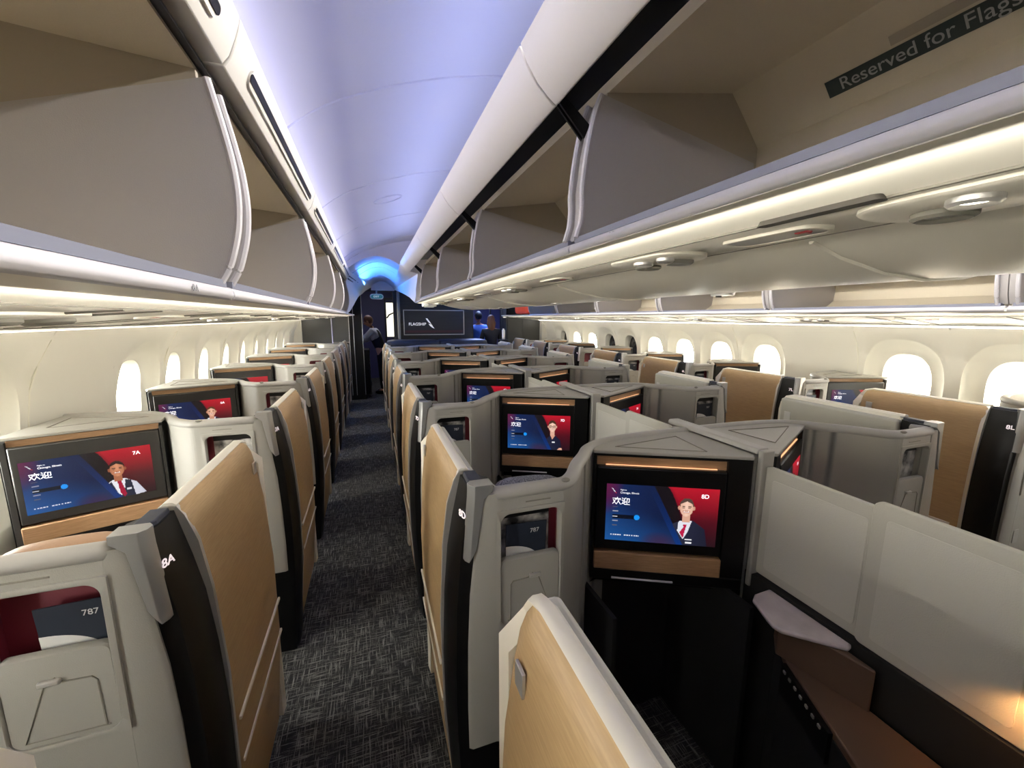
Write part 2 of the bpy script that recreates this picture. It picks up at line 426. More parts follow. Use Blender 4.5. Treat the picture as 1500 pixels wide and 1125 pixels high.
# ------------------------------------------------------------------ undersides and valances
def lathe_prof(pts, y0, y1, side): return [[(side*x, y, z) for x, z in pts] for y in (y0, y1)]
for side, nm in ((-1, 'left'), (1, 'right')):
    ye = 5.95 if side < 0 else 8.35
    # outboard underside: soffit from lip to the sidewall
    P = [(1.565, 1.758), (1.60, 1.750), (1.69, 1.741), (1.705, 1.733), (1.80, 1.727), (1.95, 1.715), (2.10, 1.702), (2.30, 1.685), (2.31, 1.680), (2.42, 1.668), (2.495, 1.662), (2.495, 1.675), (1.565, 1.775)]
    mb = MB(); mb.loft(lathe_prof(P, Y0, 8.9, side))
    tag(mb.build('trim_underside_%s' % nm, M['under'], smooth=50), kind='structure')
    # thin joints running across the soffit
    for jx, jz in ((1.700, 1.735), (2.305, 1.681)):
        mb = MB(); mb.tube([(side*jx, Y0, jz), (side*jx, 8.3, jz)], .0022, n=5); tag(mb.build('trim_soffit_line_%s' % nm, M['groove']), kind='structure')
    mb = MB(); y = Y0+.3
    while y < 8.8:
        mb.tube([(side*1.71, y, 1.7325), (side*1.95, y+.02, 1.7145), (side*2.30, y+.06, 1.6845)], .003, n=5)
        mb.tube([(side*1.71, y+.15, 1.7325), (side*1.95, y+.17, 1.7145), (side*2.30, y+.21, 1.6845)], .003, n=5)
        y += .61
    tag(mb.build('trim_underside_joints_%s' % nm, M['groove']), kind='structure')
    # upper panel above the outboard bins with air outlets, per bay
    nb = 0
    yb = 1.065-1.22*3
    while yb < ye-.2:
        a, b = yb+.004, yb+1.22-.004
        P = [(1.536, 2.227), (1.522, 2.245), (1.509, 2.277), (1.500, 2.305), (1.497, 2.322), (1.515, 2.326), (1.60, 2.30), (1.62, 2.225)]
        mb = MB(); mb.loft(lathe_prof(P, max(a, Y0), min(b, ye), side))
        root = tag(mb.build('trim_bin_crown_panel_%s' % nm, M['val'], smooth=50, bevel=.003), kind='structure')
        ra, rb = a+.10, b-.10
        ob = MB(); ib = MB(); nrm = Vector((-side*.93, 0, -.36))
        def fr(u): return Vector((side*(1.521-(.013*u)), 0, 2.250+.030*u))
        mid = Vector((side*1.5125, 0, 2.266)); upv = Vector((-side*.36, 0, .93))
        for (hw, off, t, bb) in ((.019, .004, .004, ob), (.009, .0060, .0015, ib)):
            pts = []
            loop = []
            L2 = (rb-ra)/2
            for cx, cy, a0 in ((L2-hw, 0, -90), (-L2+hw, 0, 90)):
                for i in range(9):
                    an = R(a0+180*i/8); loop.append((cx+hw*math.cos(an), hw*math.sin(an)))
            for d in (off-t*1.5, off):
                pts.append([mid+nrm*d+upv*v+Vector((0, (ra+rb)/2+u, 0)) for u, v in loop])
            bb.loft(pts)
        ob.build('vent_frame', M['val'], root); ib.build('vent_slot', M['black'], root)
        yb += 1.22; nb += 1
    # dark gap above the bins
    mb = MB(); mb.prismY([(side*1.56, 2.20), (side*1.66, 2.21), (side*1.66, 2.24), (side*1.575, 2.235)], Y0, ye)
    tag(mb.build('trim_bin_gap_%s' % nm, M['black']), kind='structure')
    # valances of the centre bins
    yb = 1.065-1.22*3
    while yb < 5.1:
        a, b = max(yb+.004, Y0), min(yb+1.22-.004, 5.3)
        P = [(.890, 2.394), (.872, 2.355), (.842, 2.313), (.815, 2.288), (.797, 2.274), (.788, 2.270), (.780, 2.276), (.786, 2.290), (.812, 2.318), (.85, 2.385), (.86, 2.40)]
        mb = MB(); mb.loft(lathe_prof(P, a, b, side))
        tag(mb.build('trim_valance_%s' % nm, M['val'], smooth=50, bevel=.002), kind='structure')
        yb += 1.22
# centre underside
P = [(-.735, 1.897), (-.70, 1.892), (-.62, 1.886), (-.61, 1.880), (-.50, 1.884), (-.43, 1.888), (-.40, 1.880), (-.31, 1.853), (-.157, 1.826), (0, 1.816)]
P = P+[(-x, z) for x, z in P[::-1][1:]]
mb = MB(); mb.loft([[(x, y, z) for x, z in P]+[(.73, y, 1.91), (-.73, y, 1.91)] for y in (Y0, 5.2)])
tag(mb.build('trim_underside_center', M['under'], smooth=40), kind='structure')
mb = MB(); y = .625-1.22*3
while y < 5.1:
    mb.tube([(x, y, z-.001) for x, z in P[6:-6]], .006, n=6); y += 1.22
tag(mb.build('trim_underside_joints_center', M['under']), kind='structure')
for jx, jz in ((-.614, 1.8815), (-.415, 1.8855), (.415, 1.8855), (.614, 1.8815)):
    mb = MB(); mb.tube([(jx, Y0, jz), (jx, 5.19, jz)], .0025, n=5); tag(mb.build('trim_center_line', M['groove']), kind='structure')
mb = MB(); mb.box((-.59, 5.02, 1.867), (.16, .12, .035)); mb.box((-.59, 5.02, 1.845), (.11, .08, .012))
t = mb.build('ceiling_detector', M['white'], bevel=.01); tag(t, 'small white boxy detector hanging under the far left end of the centre bins', 'detector')

# ------------------------------------------------------------------ overhead bins
ORD = ['nearest', 'second nearest', 'third nearest', 'fourth nearest', 'fifth nearest', 'sixth nearest', 'seventh nearest', 'eighth nearest']
def make_bin(kind):
    t = thing('overhead_bin', 'x', 'overhead bin')
    y0, y1 = .028, 1.192
    if kind == 'outer':
        front = [(1.572, 1.792), (1.556, 1.82), (1.546, 1.846), (1.532, 1.90), (1.526, 1.962), (1.530, 2.03), (1.541, 2.096), (1.552, 2.15), (1.559, 2.183)]
        back = [(2.17, 1.995), (2.22, 1.93), (2.22, 1.80)]
        lip = [(1.563, 1.757), (1.570, 1.756), (1.60, 1.762), (1.60, 1.782), (1.572, 1.784), (1.560, 1.778), (1.557, 1.766)]
        rail = [(1.566, 1.782), (1.566, 1.797), (1.60, 1.797), (1.60, 1.782)]
        inner = [(1.60, 1.795), (2.10, 1.795), (2.20, 1.86), (2.22, 2.00), (2.23, 2.16), (2.16, 2.245), (1.575, 2.195), (1.575, 2.215), (2.18, 2.27), (2.26, 2.17), (2.25, 1.80), (2.12, 1.77), (1.60, 1.775)]
        fixed = [(1.575, 2.13), (2.17, 1.93), (2.23, 1.93), (2.23, 2.17), (2.16, 2.25), (1.575, 2.20)]
    else:
        front = [(.735, 1.935), (.729, 1.955), (.722, 1.977), (.719, 2.02), (.720, 2.066), (.709, 2.16), (.692, 2.244), (.672, 2.30)]
        back = [(.13, 2.195), (.115, 2.12), (.115, 1.94)]
        lip = [(.728, 1.896), (.738, 1.900), (.742, 1.910), (.738, 1.921), (.73, 1.924), (.70, 1.924), (.70, 1.896)]
        rail = [(.732, 1.924), (.732, 1.938), (.70, 1.938), (.70, 1.924)]
        inner = [(.70, 1.935), (.20, 1.935), (.115, 2.0), (.115, 2.24), (.235, 2.375), (.655, 2.306), (.66, 2.33), (.23, 2.40), (.09, 2.25), (.09, 1.98), (.18, 1.915), (.70, 1.915)]
        fixed = [(.665, 2.24), (.118, 2.13), (.118, 2.24), (.235, 2.378), (.655, 2.31)]
    mb = MB(); mb.prismY(inner, .001, 1.219); mb.build('bin_lining', M['binin'], t, smooth=0)
    mb = MB(); mb.prismY(lip, .004, 1.216); mb.build('bin_lip', M['lip'], t, smooth=50, bevel=.003)
    mb = MB(); mb.prismY(rail, .02, 1.20); mb.build('bin_rail', M['rail'], t)
    for ya, sgn in ((y0, 1), (y1, -1)):
        mb = MB(); poly = front+back
        mb.prismY(poly, ya, ya+sgn*.012); sp = mb.build('side_panel', M['binside'], t, smooth=50)
        mb = MB(); mb.tube([(x, ya+sgn*.006, z) for x, z in smoothpath([(a, b) for a, b in front], 4)], .008, n=8)
        mb.build('edge_trim', M['lip'], sp)
        mb = MB(); mb.prismY(fixed, ya-sgn*.004, ya+sgn*.010); mb.build('housing_panel', M['binfix'], t)
    mb = MB(); inn = [(x+.012 if kind == 'outer' else x-.012, z) for x, z in front]
    ins = .05 if kind == 'outer' else -.05
    mb.prismY(inn+[(inn[-1][0]+ins, inn[-1][1]-.01), (inn[0][0]+ins, inn[0][1])], 1.190, 1.218); mb.build('joint_channel', M['binside'], t, smooth=50)
    mb = MB(); mb.prismY(inn+[(inn[-1][0]+ins, inn[-1][1]-.01), (inn[0][0]+ins, inn[0][1])], .002, .030); mb.build('joint_channel', M['binside'], t, smooth=50)
    return t
def flip(o, fn):
    for k in kids(o):
        me = k.data.copy(); k.data = me
        for v in me.vertices: v.co = fn(v.co)
        me.flip_normals(); flip(k, fn)
MIR = lambda c: Vector((-c[0], c[1], c[2]))
proto = {}
proto['outerR'] = make_bin('outer'); proto['centerR'] = make_bin('center')
proto['outerL'] = dup(proto['outerR']); flip(proto['outerL'], MIR)
proto['centerL'] = dup(proto['centerR']); flip(proto['centerL'], MIR)
for key, n0, n1, where in (('outerL', -2, 4, 'along the left windows'), ('centerL', -2, 3, 'on the left side of the centre row'),
                           ('centerR', -2, 3, 'on the right side of the centre row'), ('outerR', -2, 5, 'along the right windows')):
    used = False
    for k in range(n0, n1+1):
        y = 1.065+1.22*(k-1)
        if k < 0 and key != 'outerL': pass
        o = proto[key] if not used else dup(proto[key]); used = True
        o.location = (0, y, 0)
        if k < 0: lab = 'open overhead bin behind the camera %s%s' % (where, '' if k == -1 else ', furthest back')
        else: lab = 'open overhead bin %s, %s in view' % (where, ORD[k])
        tag(o, lab, 'overhead bin', {'outerL': 'left window side overhead bins', 'centerL': 'left centre overhead bins', 'centerR': 'right centre overhead bins', 'outerR': 'right window side overhead bins'}[key])
for x, y, z, txt, up in ((-1.5705, .83, 1.768, '8 A', -1), (-.7395, .86, 1.9115, '8 D', 1)):
    y_ = Vector((0, 1, 0)) if up < 0 else Vector((0, -1, 0))
    o = text_obj(txt, .016, M['greytext'], None, frame4((x if up > 0 else -1.5555, y, z), y_, (0, 0, 1)), 'row_marker')
    tag(o, 'tiny grey row marking on the lip of the nearest %s bin' % ('left window' if up < 0 else 'centre'), 'lettering')
# black bracket arms between centre bins and valance
for side in (-1, 1):
    for i in range(5):
        y = 1.065+1.22*i
        if y > 5.2: continue
        mb = MB()
        for dy in (-.006, .010):
            mb.loft([[(side*.79, y+dy-.003, 2.285), (side*.79, y+dy+.003, 2.285), (side*.79, y+dy+.003, 2.315), (side*.79, y+dy-.003, 2.315)],
                     [(side*.705, y+dy-.003, 2.20), (side*.705, y+dy+.003, 2.20), (side*.69, y+dy+.003, 2.235), (side*.69, y+dy-.003, 2.235)]])
        o = mb.build('bin_bracket', M['black'])
        tag(o, 'black bracket arm above the %s centre bins, %s' % ('left' if side < 0 else 'right', ORD[i]), 'bracket', 'black bin brackets')
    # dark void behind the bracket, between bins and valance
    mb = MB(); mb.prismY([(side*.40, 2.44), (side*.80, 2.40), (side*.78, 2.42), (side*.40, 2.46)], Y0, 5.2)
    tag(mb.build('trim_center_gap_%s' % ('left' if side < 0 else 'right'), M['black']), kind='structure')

# sticker in the nearest centre bin (on the sloping back face)
T = thing('reserved_sticker', 'dark green Reserved for Flagship sticker inside the nearest right hand open bin', 'sticker', (0, 0, 0))
nrm = Vector((-.135, 0, -.12)).normalized()
ydir = Vector((0, -1, 0)); updir = Vector((-(.235-.115), 0, .135)).normalized()
def chamf(s, up=.5): return Vector((-(.115+.12*up), s, 2.24+.135*up))
c0 = chamf(.80, .36)+nrm*.003
mb = MB(); q = [c0-updir*.020, c0+updir*.020, c0+updir*.020+ydir*.62, c0-updir*.020+ydir*.62]
mb.add([v for v in q]+[v+nrm*.001 for v in q], [(0, 1, 2, 3), (4, 5, 6, 7), (0, 1, 5, 4), (1, 2, 6, 5), (2, 3, 7, 6), (3, 0, 4, 7)]); mb.build('sticker_backing', M['darksign'], T, smooth=0)
m4 = frame4(c0+ydir*.03+nrm*.0022, ydir, updir)
if (m4.to_3x3() @ Vector((0, 0, 1))).dot(nrm) < 0: pass
text_obj('Reserved for Flagship', .040, M['greytext'], T, m4)
mb = MB(); c1 = chamf(.66, .36)+updir*.036+nrm*.003; q = [c1-updir*.010, c1+updir*.010, c1+updir*.010+ydir*.20, c1-updir*.010+ydir*.20]
mb.add(q+[v+nrm*.001 for v in q], [(0, 1, 2, 3), (4, 5, 6, 7), (0, 1, 5, 4), (1, 2, 6, 5), (2, 3, 7, 6), (3, 0, 4, 7)])
o = mb.build('small_label', M['binfix'], None, smooth=0); tag(o, 'small pale rectangular label above the Reserved for Flagship sticker', 'label')
# coat hook plates in the second and third centre bin
for i, y in enumerate((1.72, 2.95)):
    t = thing('bin_light', 'small chrome hexagonal plate inside the %s open right hand centre bin' % ORD[i+1], 'light', (0, 0, 0), 'chrome plates in the centre bins')
    c = chamf(y, .55)+nrm*.002
    mb = MB(); q = [c+ydir*a+updir*b for a, b in ((-.06, 0), (-.035, .016), (.035, .016), (.06, 0), (.035, -.016), (-.035, -.016))]
    mb.loft([q, [v+nrm*.005 for v in q]]); mb.build('plate', M['silver'], t)
    mb = MB(); q = [c+ydir*a*.6+updir*b*.6+nrm*.006 for a, b in ((-.06, 0), (-.035, .016), (.035, .016), (.06, 0), (.035, -.016), (-.035, -.016))]
    mb.loft([q, [v+nrm*.002 for v in q]]); mb.build('lens', M['white'], t)

# ------------------------------------------------------------------ passenger service units
def psu(loc, rx, label, group, tilt):
    t = thing('reading_light_unit', label, 'reading lights', loc, group); t.rotation_euler = (0, tilt, 0); t.scale = (1.25, 1.2, 1.3)
    pts = rrect(.13, .24, .055, 6)
    mb = MB(); mb.loft([[(x, y, .004) for x, y in pts], [(x, y, -.003) for x, y in pts], [(x*.93, y*.96, -.006) for x, y in pts]]); mb.build('housing', M['under'], t, smooth=40)
    for i, (x, y, r) in enumerate(((.022, .055, .030), (-.026, .008, .022), (.022, -.052, .030), (-.028, -.07, .018))):
        mb = MB()
        for a, b, c in ((r, 0, -.010), (r*.86, 0, -.013), (r*.7, 0, -.009), (r*.35, 0, -.012)): pass
        prof = [(r, -.006), (r, -.011), (r*.85, -.014), (r*.7, -.011), (r*.62, -.007)]
        mb.loft([[(x+q*math.cos(2*math.pi*k/20), y+q*math.sin(2*math.pi*k/20), z) for k in range(20)] for q, z in prof], cap=False)
        ring = mb.build('nozzle_ring', M['groove'] if i % 2 == 0 else M['silver'], t)
        mb = MB(); mb.cyl((x, y, -.008), r*.6, .004); mb.build('lens', M['ledw'] if (i == 1) else M['rim'], ring)
    return t
def signu(loc, label, group, tilt):
    t = thing('sign_lens', label, 'sign', loc, group); t.rotation_euler = (0, tilt, 0)
    pts = rrect(.085, .20, .03, 5)
    mb = MB(); mb.loft([[(x, y, .004) for x, y in pts], [(x, y, -.004) for x, y in pts], [(x*.86, y*.93, -.004) for x, y in pts], [(x*.84, y*.9, .0) for x, y in pts]], cap=False); mb.build('frame', M['under'], t, smooth=40)
    mb = MB(); mb.loft([[(x*.86, y*.93, .001) for x, y in pts], [(x*.86, y*.93, -.002) for x, y in pts]]); l = mb.build('lens', M['rim'], t)
    mb = MB(); mb.box((0, -.06, -.003), (.012, .025, .002)); mb.box((.006, -.062, -.003), (.02, .004, .002)); mb.build('symbol', M['red'], l)
    return t
for s, nm in ((-1, 'left'), (1, 'right')):
    for i, y in enumerate((.31, .974, 2.19, 3.41, 4.63)):
        psu((s*.515, y, 1.880), 0, 'oval reading light unit under the %s edge of the centre bins, %s' % (nm, ORD[i]), 'reading lights under the centre bins', 0)
    for i, y in enumerate((.62, 1.62, 2.84, 4.06)):
        signu((s*.515, y, 1.880), 'recessed sign lens under the %s edge of the centre bins, %s' % (nm, ORD[i]), 'sign lenses under the centre bins', 0)
    for i, y in enumerate((.95, 2.17, 3.39, 4.61, 5.83, 7.05)):
        psu((s*1.88, y, 1.7195), 0, 'oval reading light unit under the %s window bins, %s' % (nm, ORD[i]), 'reading lights under the %s window bins' % nm, s*.080)
    for i, y in enumerate((1.55, 2.77, 3.99, 5.21)):
        signu((s*1.88, y, 1.7195), 'recessed sign lens under the %s window bins, %s' % (nm, ORD[i]), 'sign lenses under the %s window bins' % nm, s*.080)
for i, (x, y) in enumerate(((.13, 1.35), (-.05, 2.60), (-.05, 3.85))):
    t = thing('bin_latch', 'small chrome latch under the middle of the centre bins, %s' % ORD[i], 'latch', (x, y, 1.822), 'chrome latches under the centre bins')
    mb = MB(); mb.loft([[(a, b, .004) for a, b in rrect(.045, .11, .02)], [(a*.9, b*.95, -.008) for a, b in rrect(.045, .11, .02)]]); mb.build('latch_plate', M['silver'], t)
    mb = MB(); mb.cyl((0, .02, -.010), .012, .006); mb.build('latch_button', M['seam'], t)
mb = MB(); mb.loft([[(-.62+a, .47+b, 1.886) for a, b in rrect(.02, .18, .009)], [(-.62+a*1.1, .47+b*1.05, 1.878) for a, b in rrect(.02, .18, .009)]])
tag(mb.build('speaker_slot', M['seam']), 'narrow dark speaker slot under the lip of the nearest centre bin', 'speaker')

# ------------------------------------------------------------------ display pictures (drawn into vertex colours of a lit screen)
def lerp(a, b, t): t = max(0, min(1, t)); return tuple(x+(y-x)*t for x, y in zip(a, b))
def inside(poly, u, v):
    c = False; j = len(poly)-1
    for i in range(len(poly)):
        if (poly[i][1] > v) != (poly[j][1] > v) and u < (poly[j][0]-poly[i][0])*(v-poly[i][1])/(poly[j][1]-poly[i][1])+poly[i][0]: c = not c
        j = i
    return c
def el(u, v, cx, cy, rx, ry): return ((u-cx)/rx)**2+((v-cy)/ry)**2 < 1
def art(kind):
    # u: 0..1 left to right, v: 0..1 bottom to top, aspect 1.77
    def f(u, v):
        bound = .43+.285*(1-v)
        if u < bound:
            c = lerp((22, 44, 92), (14, 26, 62), u/.5)
            c = lerp((26, 84, 150), c, v*1.3+u*.8)
            c = lerp(c, (92, 24, 66), max(0, 1-((u/.16)**2+((1-v)/.55)**2)))
            c = lerp(c, (64, 34, 62), max(0, .75-((u-.5)/.22)**2-((v)/.25)**2))
            if u > bound-.06: c = lerp(c, (12, 52, 124), (1-v)*.8)
        else:
            red = .545+.13*(1-v)+.10*(1-v)**.5*(1 if v > .45 else 1)
            c = lerp((20, 14, 20), (64, 12, 22), (u-.6)*3) if u < red and v > .35 else lerp((40, 14, 24), lerp((184, 18, 40), (100, 11, 26), (1-v)*1.7), min(1, (v-.02)*1.6)*min(1, (u-red+.08)*9))
        # airline mark
        if inside([(.045, .93), (.06, .915), (.095, .83), (.08, .85)], u, v): return (235, 235, 245) if v > .86 else (230, 60, 70)
        # selector bar
        if .06 < u < .26 and .395 < v < .465: c = (12, 16, 30)
        if el(u, v, .285, .43, .026, .046): c = (24, 150, 245)
        for y, w, g in ((.60, .045, 90), (.525, .05, 150), (.43, .045, 245), (.355, .05, 150), (.275, .045, 90)):
            if .065 < u < .065+w and abs(v-y) < .009: c = (g, g, min(255, g+15))
        if (.045 < u < .15 or .175 < u < .31) and abs(v-.10) < .010 and int(u*140) % 3: c = (225, 225, 235)
        if u < bound-.004: return c
        # crew member
        cx = {'suit': .725, 'vest': .70, 'woman': .72, 'young': .70}[kind]
        hy = {'suit': .66, 'vest': .60, 'woman': .68, 'young': .62}[kind]
        x, y = (u-cx), (v-hy)
        if kind in ('suit', 'young'):
            body = inside([(cx-.20, -.01), (cx-.15, .33), (cx-.055, .42), (cx+.065, .44), (cx+.17, .30), (cx+.20, 0), (cx+.2, -.01)], u, v)
            if body:
                c = lerp((44, 46, 66), (24, 26, 44), (x+.1)*3)
                if inside([(cx-.062, .42), (cx+.060, .46), (cx+.02, .22), (cx-.015, .10), (cx-.07, .25)], u, v): c = (226, 226, 236)
                if inside([(cx-.022, .36), (cx+.012, .36), (cx+.004, .31), (cx-.015, .12), (cx-.05, .22), (cx-.014, .32)], u, v): c = (186, 26, 70)
                if abs(x-.035) < .03 and abs(v-.10) < .012: c = (230, 230, 235)
                if abs(x-.035) < .028 and abs(v-.045) < .018: c = (235, 235, 240)
        elif kind == 'vest':
            if inside([(cx-.16, -.01), (cx-.135, .27), (cx-.05, .38), (cx+.055, .38), (cx+.145, .27), (cx+.215, .02), (cx+.1, -.01)], u, v):
                c = lerp((236, 234, 240), (198, 200, 214), (x+.1)*3)
                if inside([(cx-.14, -.01), (cx-.125, .26), (cx-.06, .35), (cx-.01, .05), (cx+.04, .18), (cx+.045, .36), (cx+.10, .33), (cx+.125, -.01)], u, v): c = (34, 40, 58)
                if inside([(cx-.055, .38), (cx+.05, .38), (cx+.045, .20), (cx+.005, .03)], u, v): c = (232, 232, 238)
                if inside([(cx-.012, .34), (cx+.02, .34), (cx+.05, .05), (cx+.03, .0), (cx+.0, .10)], u, v): c = (160, 20, 54)
                if abs(x-.075) < .02 and abs(v-.15) < .02: c = (220, 220, 225)
        else:
            if inside([(cx-.12, -.01), (cx-.10, .30), (cx-.035, .42), (cx+.05, .42), (cx+.13, .28), (cx+.15, 0), (cx+.14, -.01)], u, v):
                c = lerp((34, 38, 62), (18, 20, 40), (x+.1)*3)
                if inside([(cx-.03, .42), (cx+.045, .42), (cx+.0, .30)], u, v): c = (214, 158, 134)
                if abs(x-.02) < .022 and abs(v-.22) < .018: c = (225, 225, 230)
            if v < .06 and inside([(cx+.08, 0), (cx+.11, .06), (cx+.15, .06), (cx+.16, 0)], u, v): c = (224, 168, 144)
        sk1, sk2 = {'suit': ((246, 206, 184), (206, 150, 126)), 'vest': ((216, 146, 108), (150, 88, 62)), 'woman': ((246, 206, 184), (210, 156, 134)), 'young': ((236, 186, 158), (190, 132, 104))}[kind]
        hair = {'suit': (84, 66, 58), 'vest': (38, 28, 24), 'woman': (72, 46, 32), 'young': (92, 56, 34)}[kind]
        if abs(x) < .034 and -.26 < y < -.10 and kind != 'x': c = lerp(sk2, sk1, .3)
        if el(u, v, cx-.064, hy-.01, .012, .035) or el(u, v, cx+.064, hy-.01, .012, .035): c = sk2
        if kind == 'woman' and el(u, v, cx, hy+.05, .062, .13): c = hair
        if el(u, v, cx, hy+.035, .0625, .128) and y > .02: c = hair
        if el(u, v, cx, hy-.01, .058, .145) and not (y > .108-abs(x)*.9):
            c = lerp(sk1, sk2, abs(x)*11+(.1 if y < -.1 else 0))
            if abs(y-.018) < .009 and .014 < abs(x) < .040: c = lerp(hair, sk2, .3)
            if abs(y+.008) < .009 and .016 < abs(x) < .036: c = (60, 40, 36)
            if kind == 'woman' and (abs(((abs(x)-.026)/.020)**2+((y+.006)/.032)**2-1) < .35): c = (70, 60, 60)
            if abs(x) < .008+.004 and -.055 < y < -.04: c = lerp(sk2, (120, 70, 60), .35)
            if abs(x) < .024 and abs(y+.080-x*x*14) < .008: c = (246, 236, 230)
            elif abs(x) < .029 and abs(y+.082-x*x*14) < .016: c = lerp(sk2, (180, 80, 76), .45)
        return c
    return f
_screens = {}
SW, SH = .388, .219
def screen_mesh(kind):
    if kind in _screens: return _screens[kind]
    nx, nz = (176, 99)
    me = bpy.data.meshes.new('screen'); vs = []; fs = []
    for j in range(nz+1):
        for i in range(nx+1): vs.append((SW*i/nx, 0, SH*j/nz))
    for j in range(nz):
        for i in range(nx): a = j*(nx+1)+i; fs.append((a, a+1, a+nx+2, a+nx+1))
    me.from_pydata(vs, [], fs); f = art(kind)
    ca = me.color_attributes.new('Col', 'FLOAT_COLOR', 'CORNER'); buf = []
    for j in range(nz):
        for i in range(nx):
            c = srgb(f((i+.5)/nx, (j+.5)/nz)); buf += [c[0], c[1], c[2], 1]*4
    ca.data.foreach_set('color', buf); me.materials.append(M['screen']); me.update(); _screens[kind] = me; return me

# ------------------------------------------------------------------ suites
P_ = 1.1313; YR0 = 1.04
CEN = dict(rim=[(.0, .02), (.012, -.045), (.035, -.055), (.235, -.055), (.27, -.04), (.31, .0), (.36, .07), (.42, .135), (.47, .195), (.53, .235), (.60, .255), (.70, .268), (.84, .275), (.981, .275)],
           A=(.475, .185), B=(.956, -.06), face=.54, dz=0, W=.981, inner=.46)
WIN = dict(rim=[(.0, .02), (.012, -.045), (.035, -.058), (.235, -.060), (.28, -.055), (.33, -.02), (.38, .03), (.42, .10), (.47, .16), (.53, .21), (.60, .24), (.70, .262), (.80, .27), (.885, .27)],
           A=(.418, .045), B=(.868, -.125), face=.481, dz=.024, W=.885, inner=.46)
def offset_path(pts, d):
    out = []
    for i, p in enumerate(pts):
        t = (Vector(pts[min(i+1, len(pts)-1)])-Vector(pts[max(i-1, 0)])).normalized()
        out.append((p[0]-t.y*d, p[1]+t.x*d))
    return out
def bulge(z):
    pts = [(0, .03), (.1, .04), (.5, .064), (.8, .068), (1.08, .044), (1.2, .018), (1.265, .004), (1.30, 0)]
    for (a, b), (c, d) in zip(pts, pts[1:]):
        if z <= c: return b+(d-b)*(z-a)/(c-a)
    return 0
def sedge(z):
    pts = [(0, .05), (.45, .052), (.6, .054), (.9, .050), (1.085, .030), (1.2, .012), (1.28, 0)]
    for (a, b), (c, d) in zip(pts, pts[1:]):
        if z <= c: return b+(d-b)*(z-a)/(c-a)
    return 0
def make_suite(D, seatmat):
    """suite back shell with its monitor unit, aisle post, door, seat and console; local x runs from the aisle inwards"""
    t = thing('passenger_suite', 'x', 'airline suite')
    ZT_ = 1.243
    pts = [Vector(p).to_2d() for p in D['rim']]
    a0 = D['rim'][3][1]
    head = [D['rim'][0], D['rim'][1], D['rim'][2]]
    tail = smoothpath([Vector((p[0], p[1])) for p in D['rim'][3:]], 5)
    path = [(p[0], p[1]) for p in head]+[(p.x, p.y) for p in tail]
    off = offset_path(path, .034)                       # inner (forward) side
    mb = MB(); n = len(path)
    for i in range(n-1):
        zr = [(.455, .835), (1.195, ZT_)] if i == 2 else [(.455, ZT_)]
        for z0, z1 in zr:
            lo, hi = z0, z1
            bb = [bulge(lo) if False else 0, 0]
            q = [path[i], path[i+1], off[i+1], off[i]]
            mb.prism(q, lo, hi)
    sh = mb.build('back_shell', M['shell'], t, smooth=40)
    # rounded rim along the top edge
    mb = MB(); mid = [((p[0]+q[0])/2, (p[1]+q[1])/2, ZT_) for p, q in zip(path, off)]
    mb.tube(mid, .023, n=10, sq=(1.0, .85)); mb.build('rim_trim', M['rim'], sh, smooth=60)
    # pocket with frame
    px0, px1, pz0, pz1, pv = .035, .235, .835, 1.195, a0
    cx, cz, w, h = (px0+px1)/2, (pz0+pz1)/2, px1-px0, pz1-pz0
    mb = MB(); N = 48
    inn = rrect(w-.018, h-.018, .028, 11)
    outr = []
    for x, z in inn:
        k = max(abs(x)/(w/2+.004), abs(z)/(h/2+.004)); outr.append((x/k, z/k))
    mb.loft([[(cx+x, pv+.004, cz+z) for x, z in outr], [(cx+x*.995, pv-.003, cz+z*.995) for x, z in outr], [(cx+x*1.02, pv-.005, cz+z*1.02) for x, z in inn], [(cx+x, pv-.003, cz+z) for x, z in inn], [(cx+x, pv+.02, cz+z) for x, z in inn]], cap=False)
    pk = mb.build('pocket_frame', M['shell'], t, smooth=50)
    mb = MB(); mb.box((cx, pv+.056, cz), (w, .006, h)); mb.box((px0-.003, pv+.033, cz), (.006, .05, h)); mb.box((px1+.003, pv+.033, cz), (.006, .05, h)); mb.box((cx, pv+.033, pz1+.003), (w, .05, .006)); mb.box((cx, pv+.033, pz0-.003), (w, .05, .006))
    mb.build('pocket_lining', M['maroon'], pk, smooth=0)
    # lower pocket flap with embossed door
    mb = MB(); fl = [(x*.97, z) for x, z in rrect(w-.012, .205, .018, 5)]
    mb.loft([[(cx+x, pv+.018, .945+z) for x, z in fl], [(cx+x, pv+.004, .945+z) for x, z in fl], [(cx+x*.97, pv+.0, .945+z*.97) for x, z in fl]]); fp = mb.build('pocket_flap', M['shell'], t, smooth=40)
    mb = MB(); s = 1
    g = [(.075, -.088), (-.062, -.088), (-.018, .036), (.0, .048), (.012, .036), (.058, .034), (.066, .024), (.068, -.088)]
    mb.tube([(cx-x*1.0+.005, pv-.0005, .945+z) for x, z in g], .0018, n=5); mb.build('embossed_line', M['groove'], fp)
    mb = MB(); mb.box((cx+.012, pv-.004, .987), (.036, .010, .012)); mb.build('pull_tab', M['rim'], fp, bevel=.003)
    mb = MB(); mb.box((.155, a0-.0005, 1.214), (.075, .003, .003)); mb.build('slot_line', M['groove'], sh, smooth=0)
    mb = MB(); mb.loft([[(.075+x, a0+.001, .60+z) for x, z in rrect(.05, .075, .008, 3)], [(.075+x, a0-.002, .60+z) for x, z in rrect(.048, .073, .008, 3)]]); mb.build('access_plate', M['rim'], sh)
    mb = MB(); mb.ell((.24, a0+.0, 1.262), (.013, .010, .006), nu=12, nv=6); mb.build('coat_hook', M['groove'], sh, smooth=80)
    # aisle post: lofted, bulging outwards at seat height
    mb = MB(); rings = []
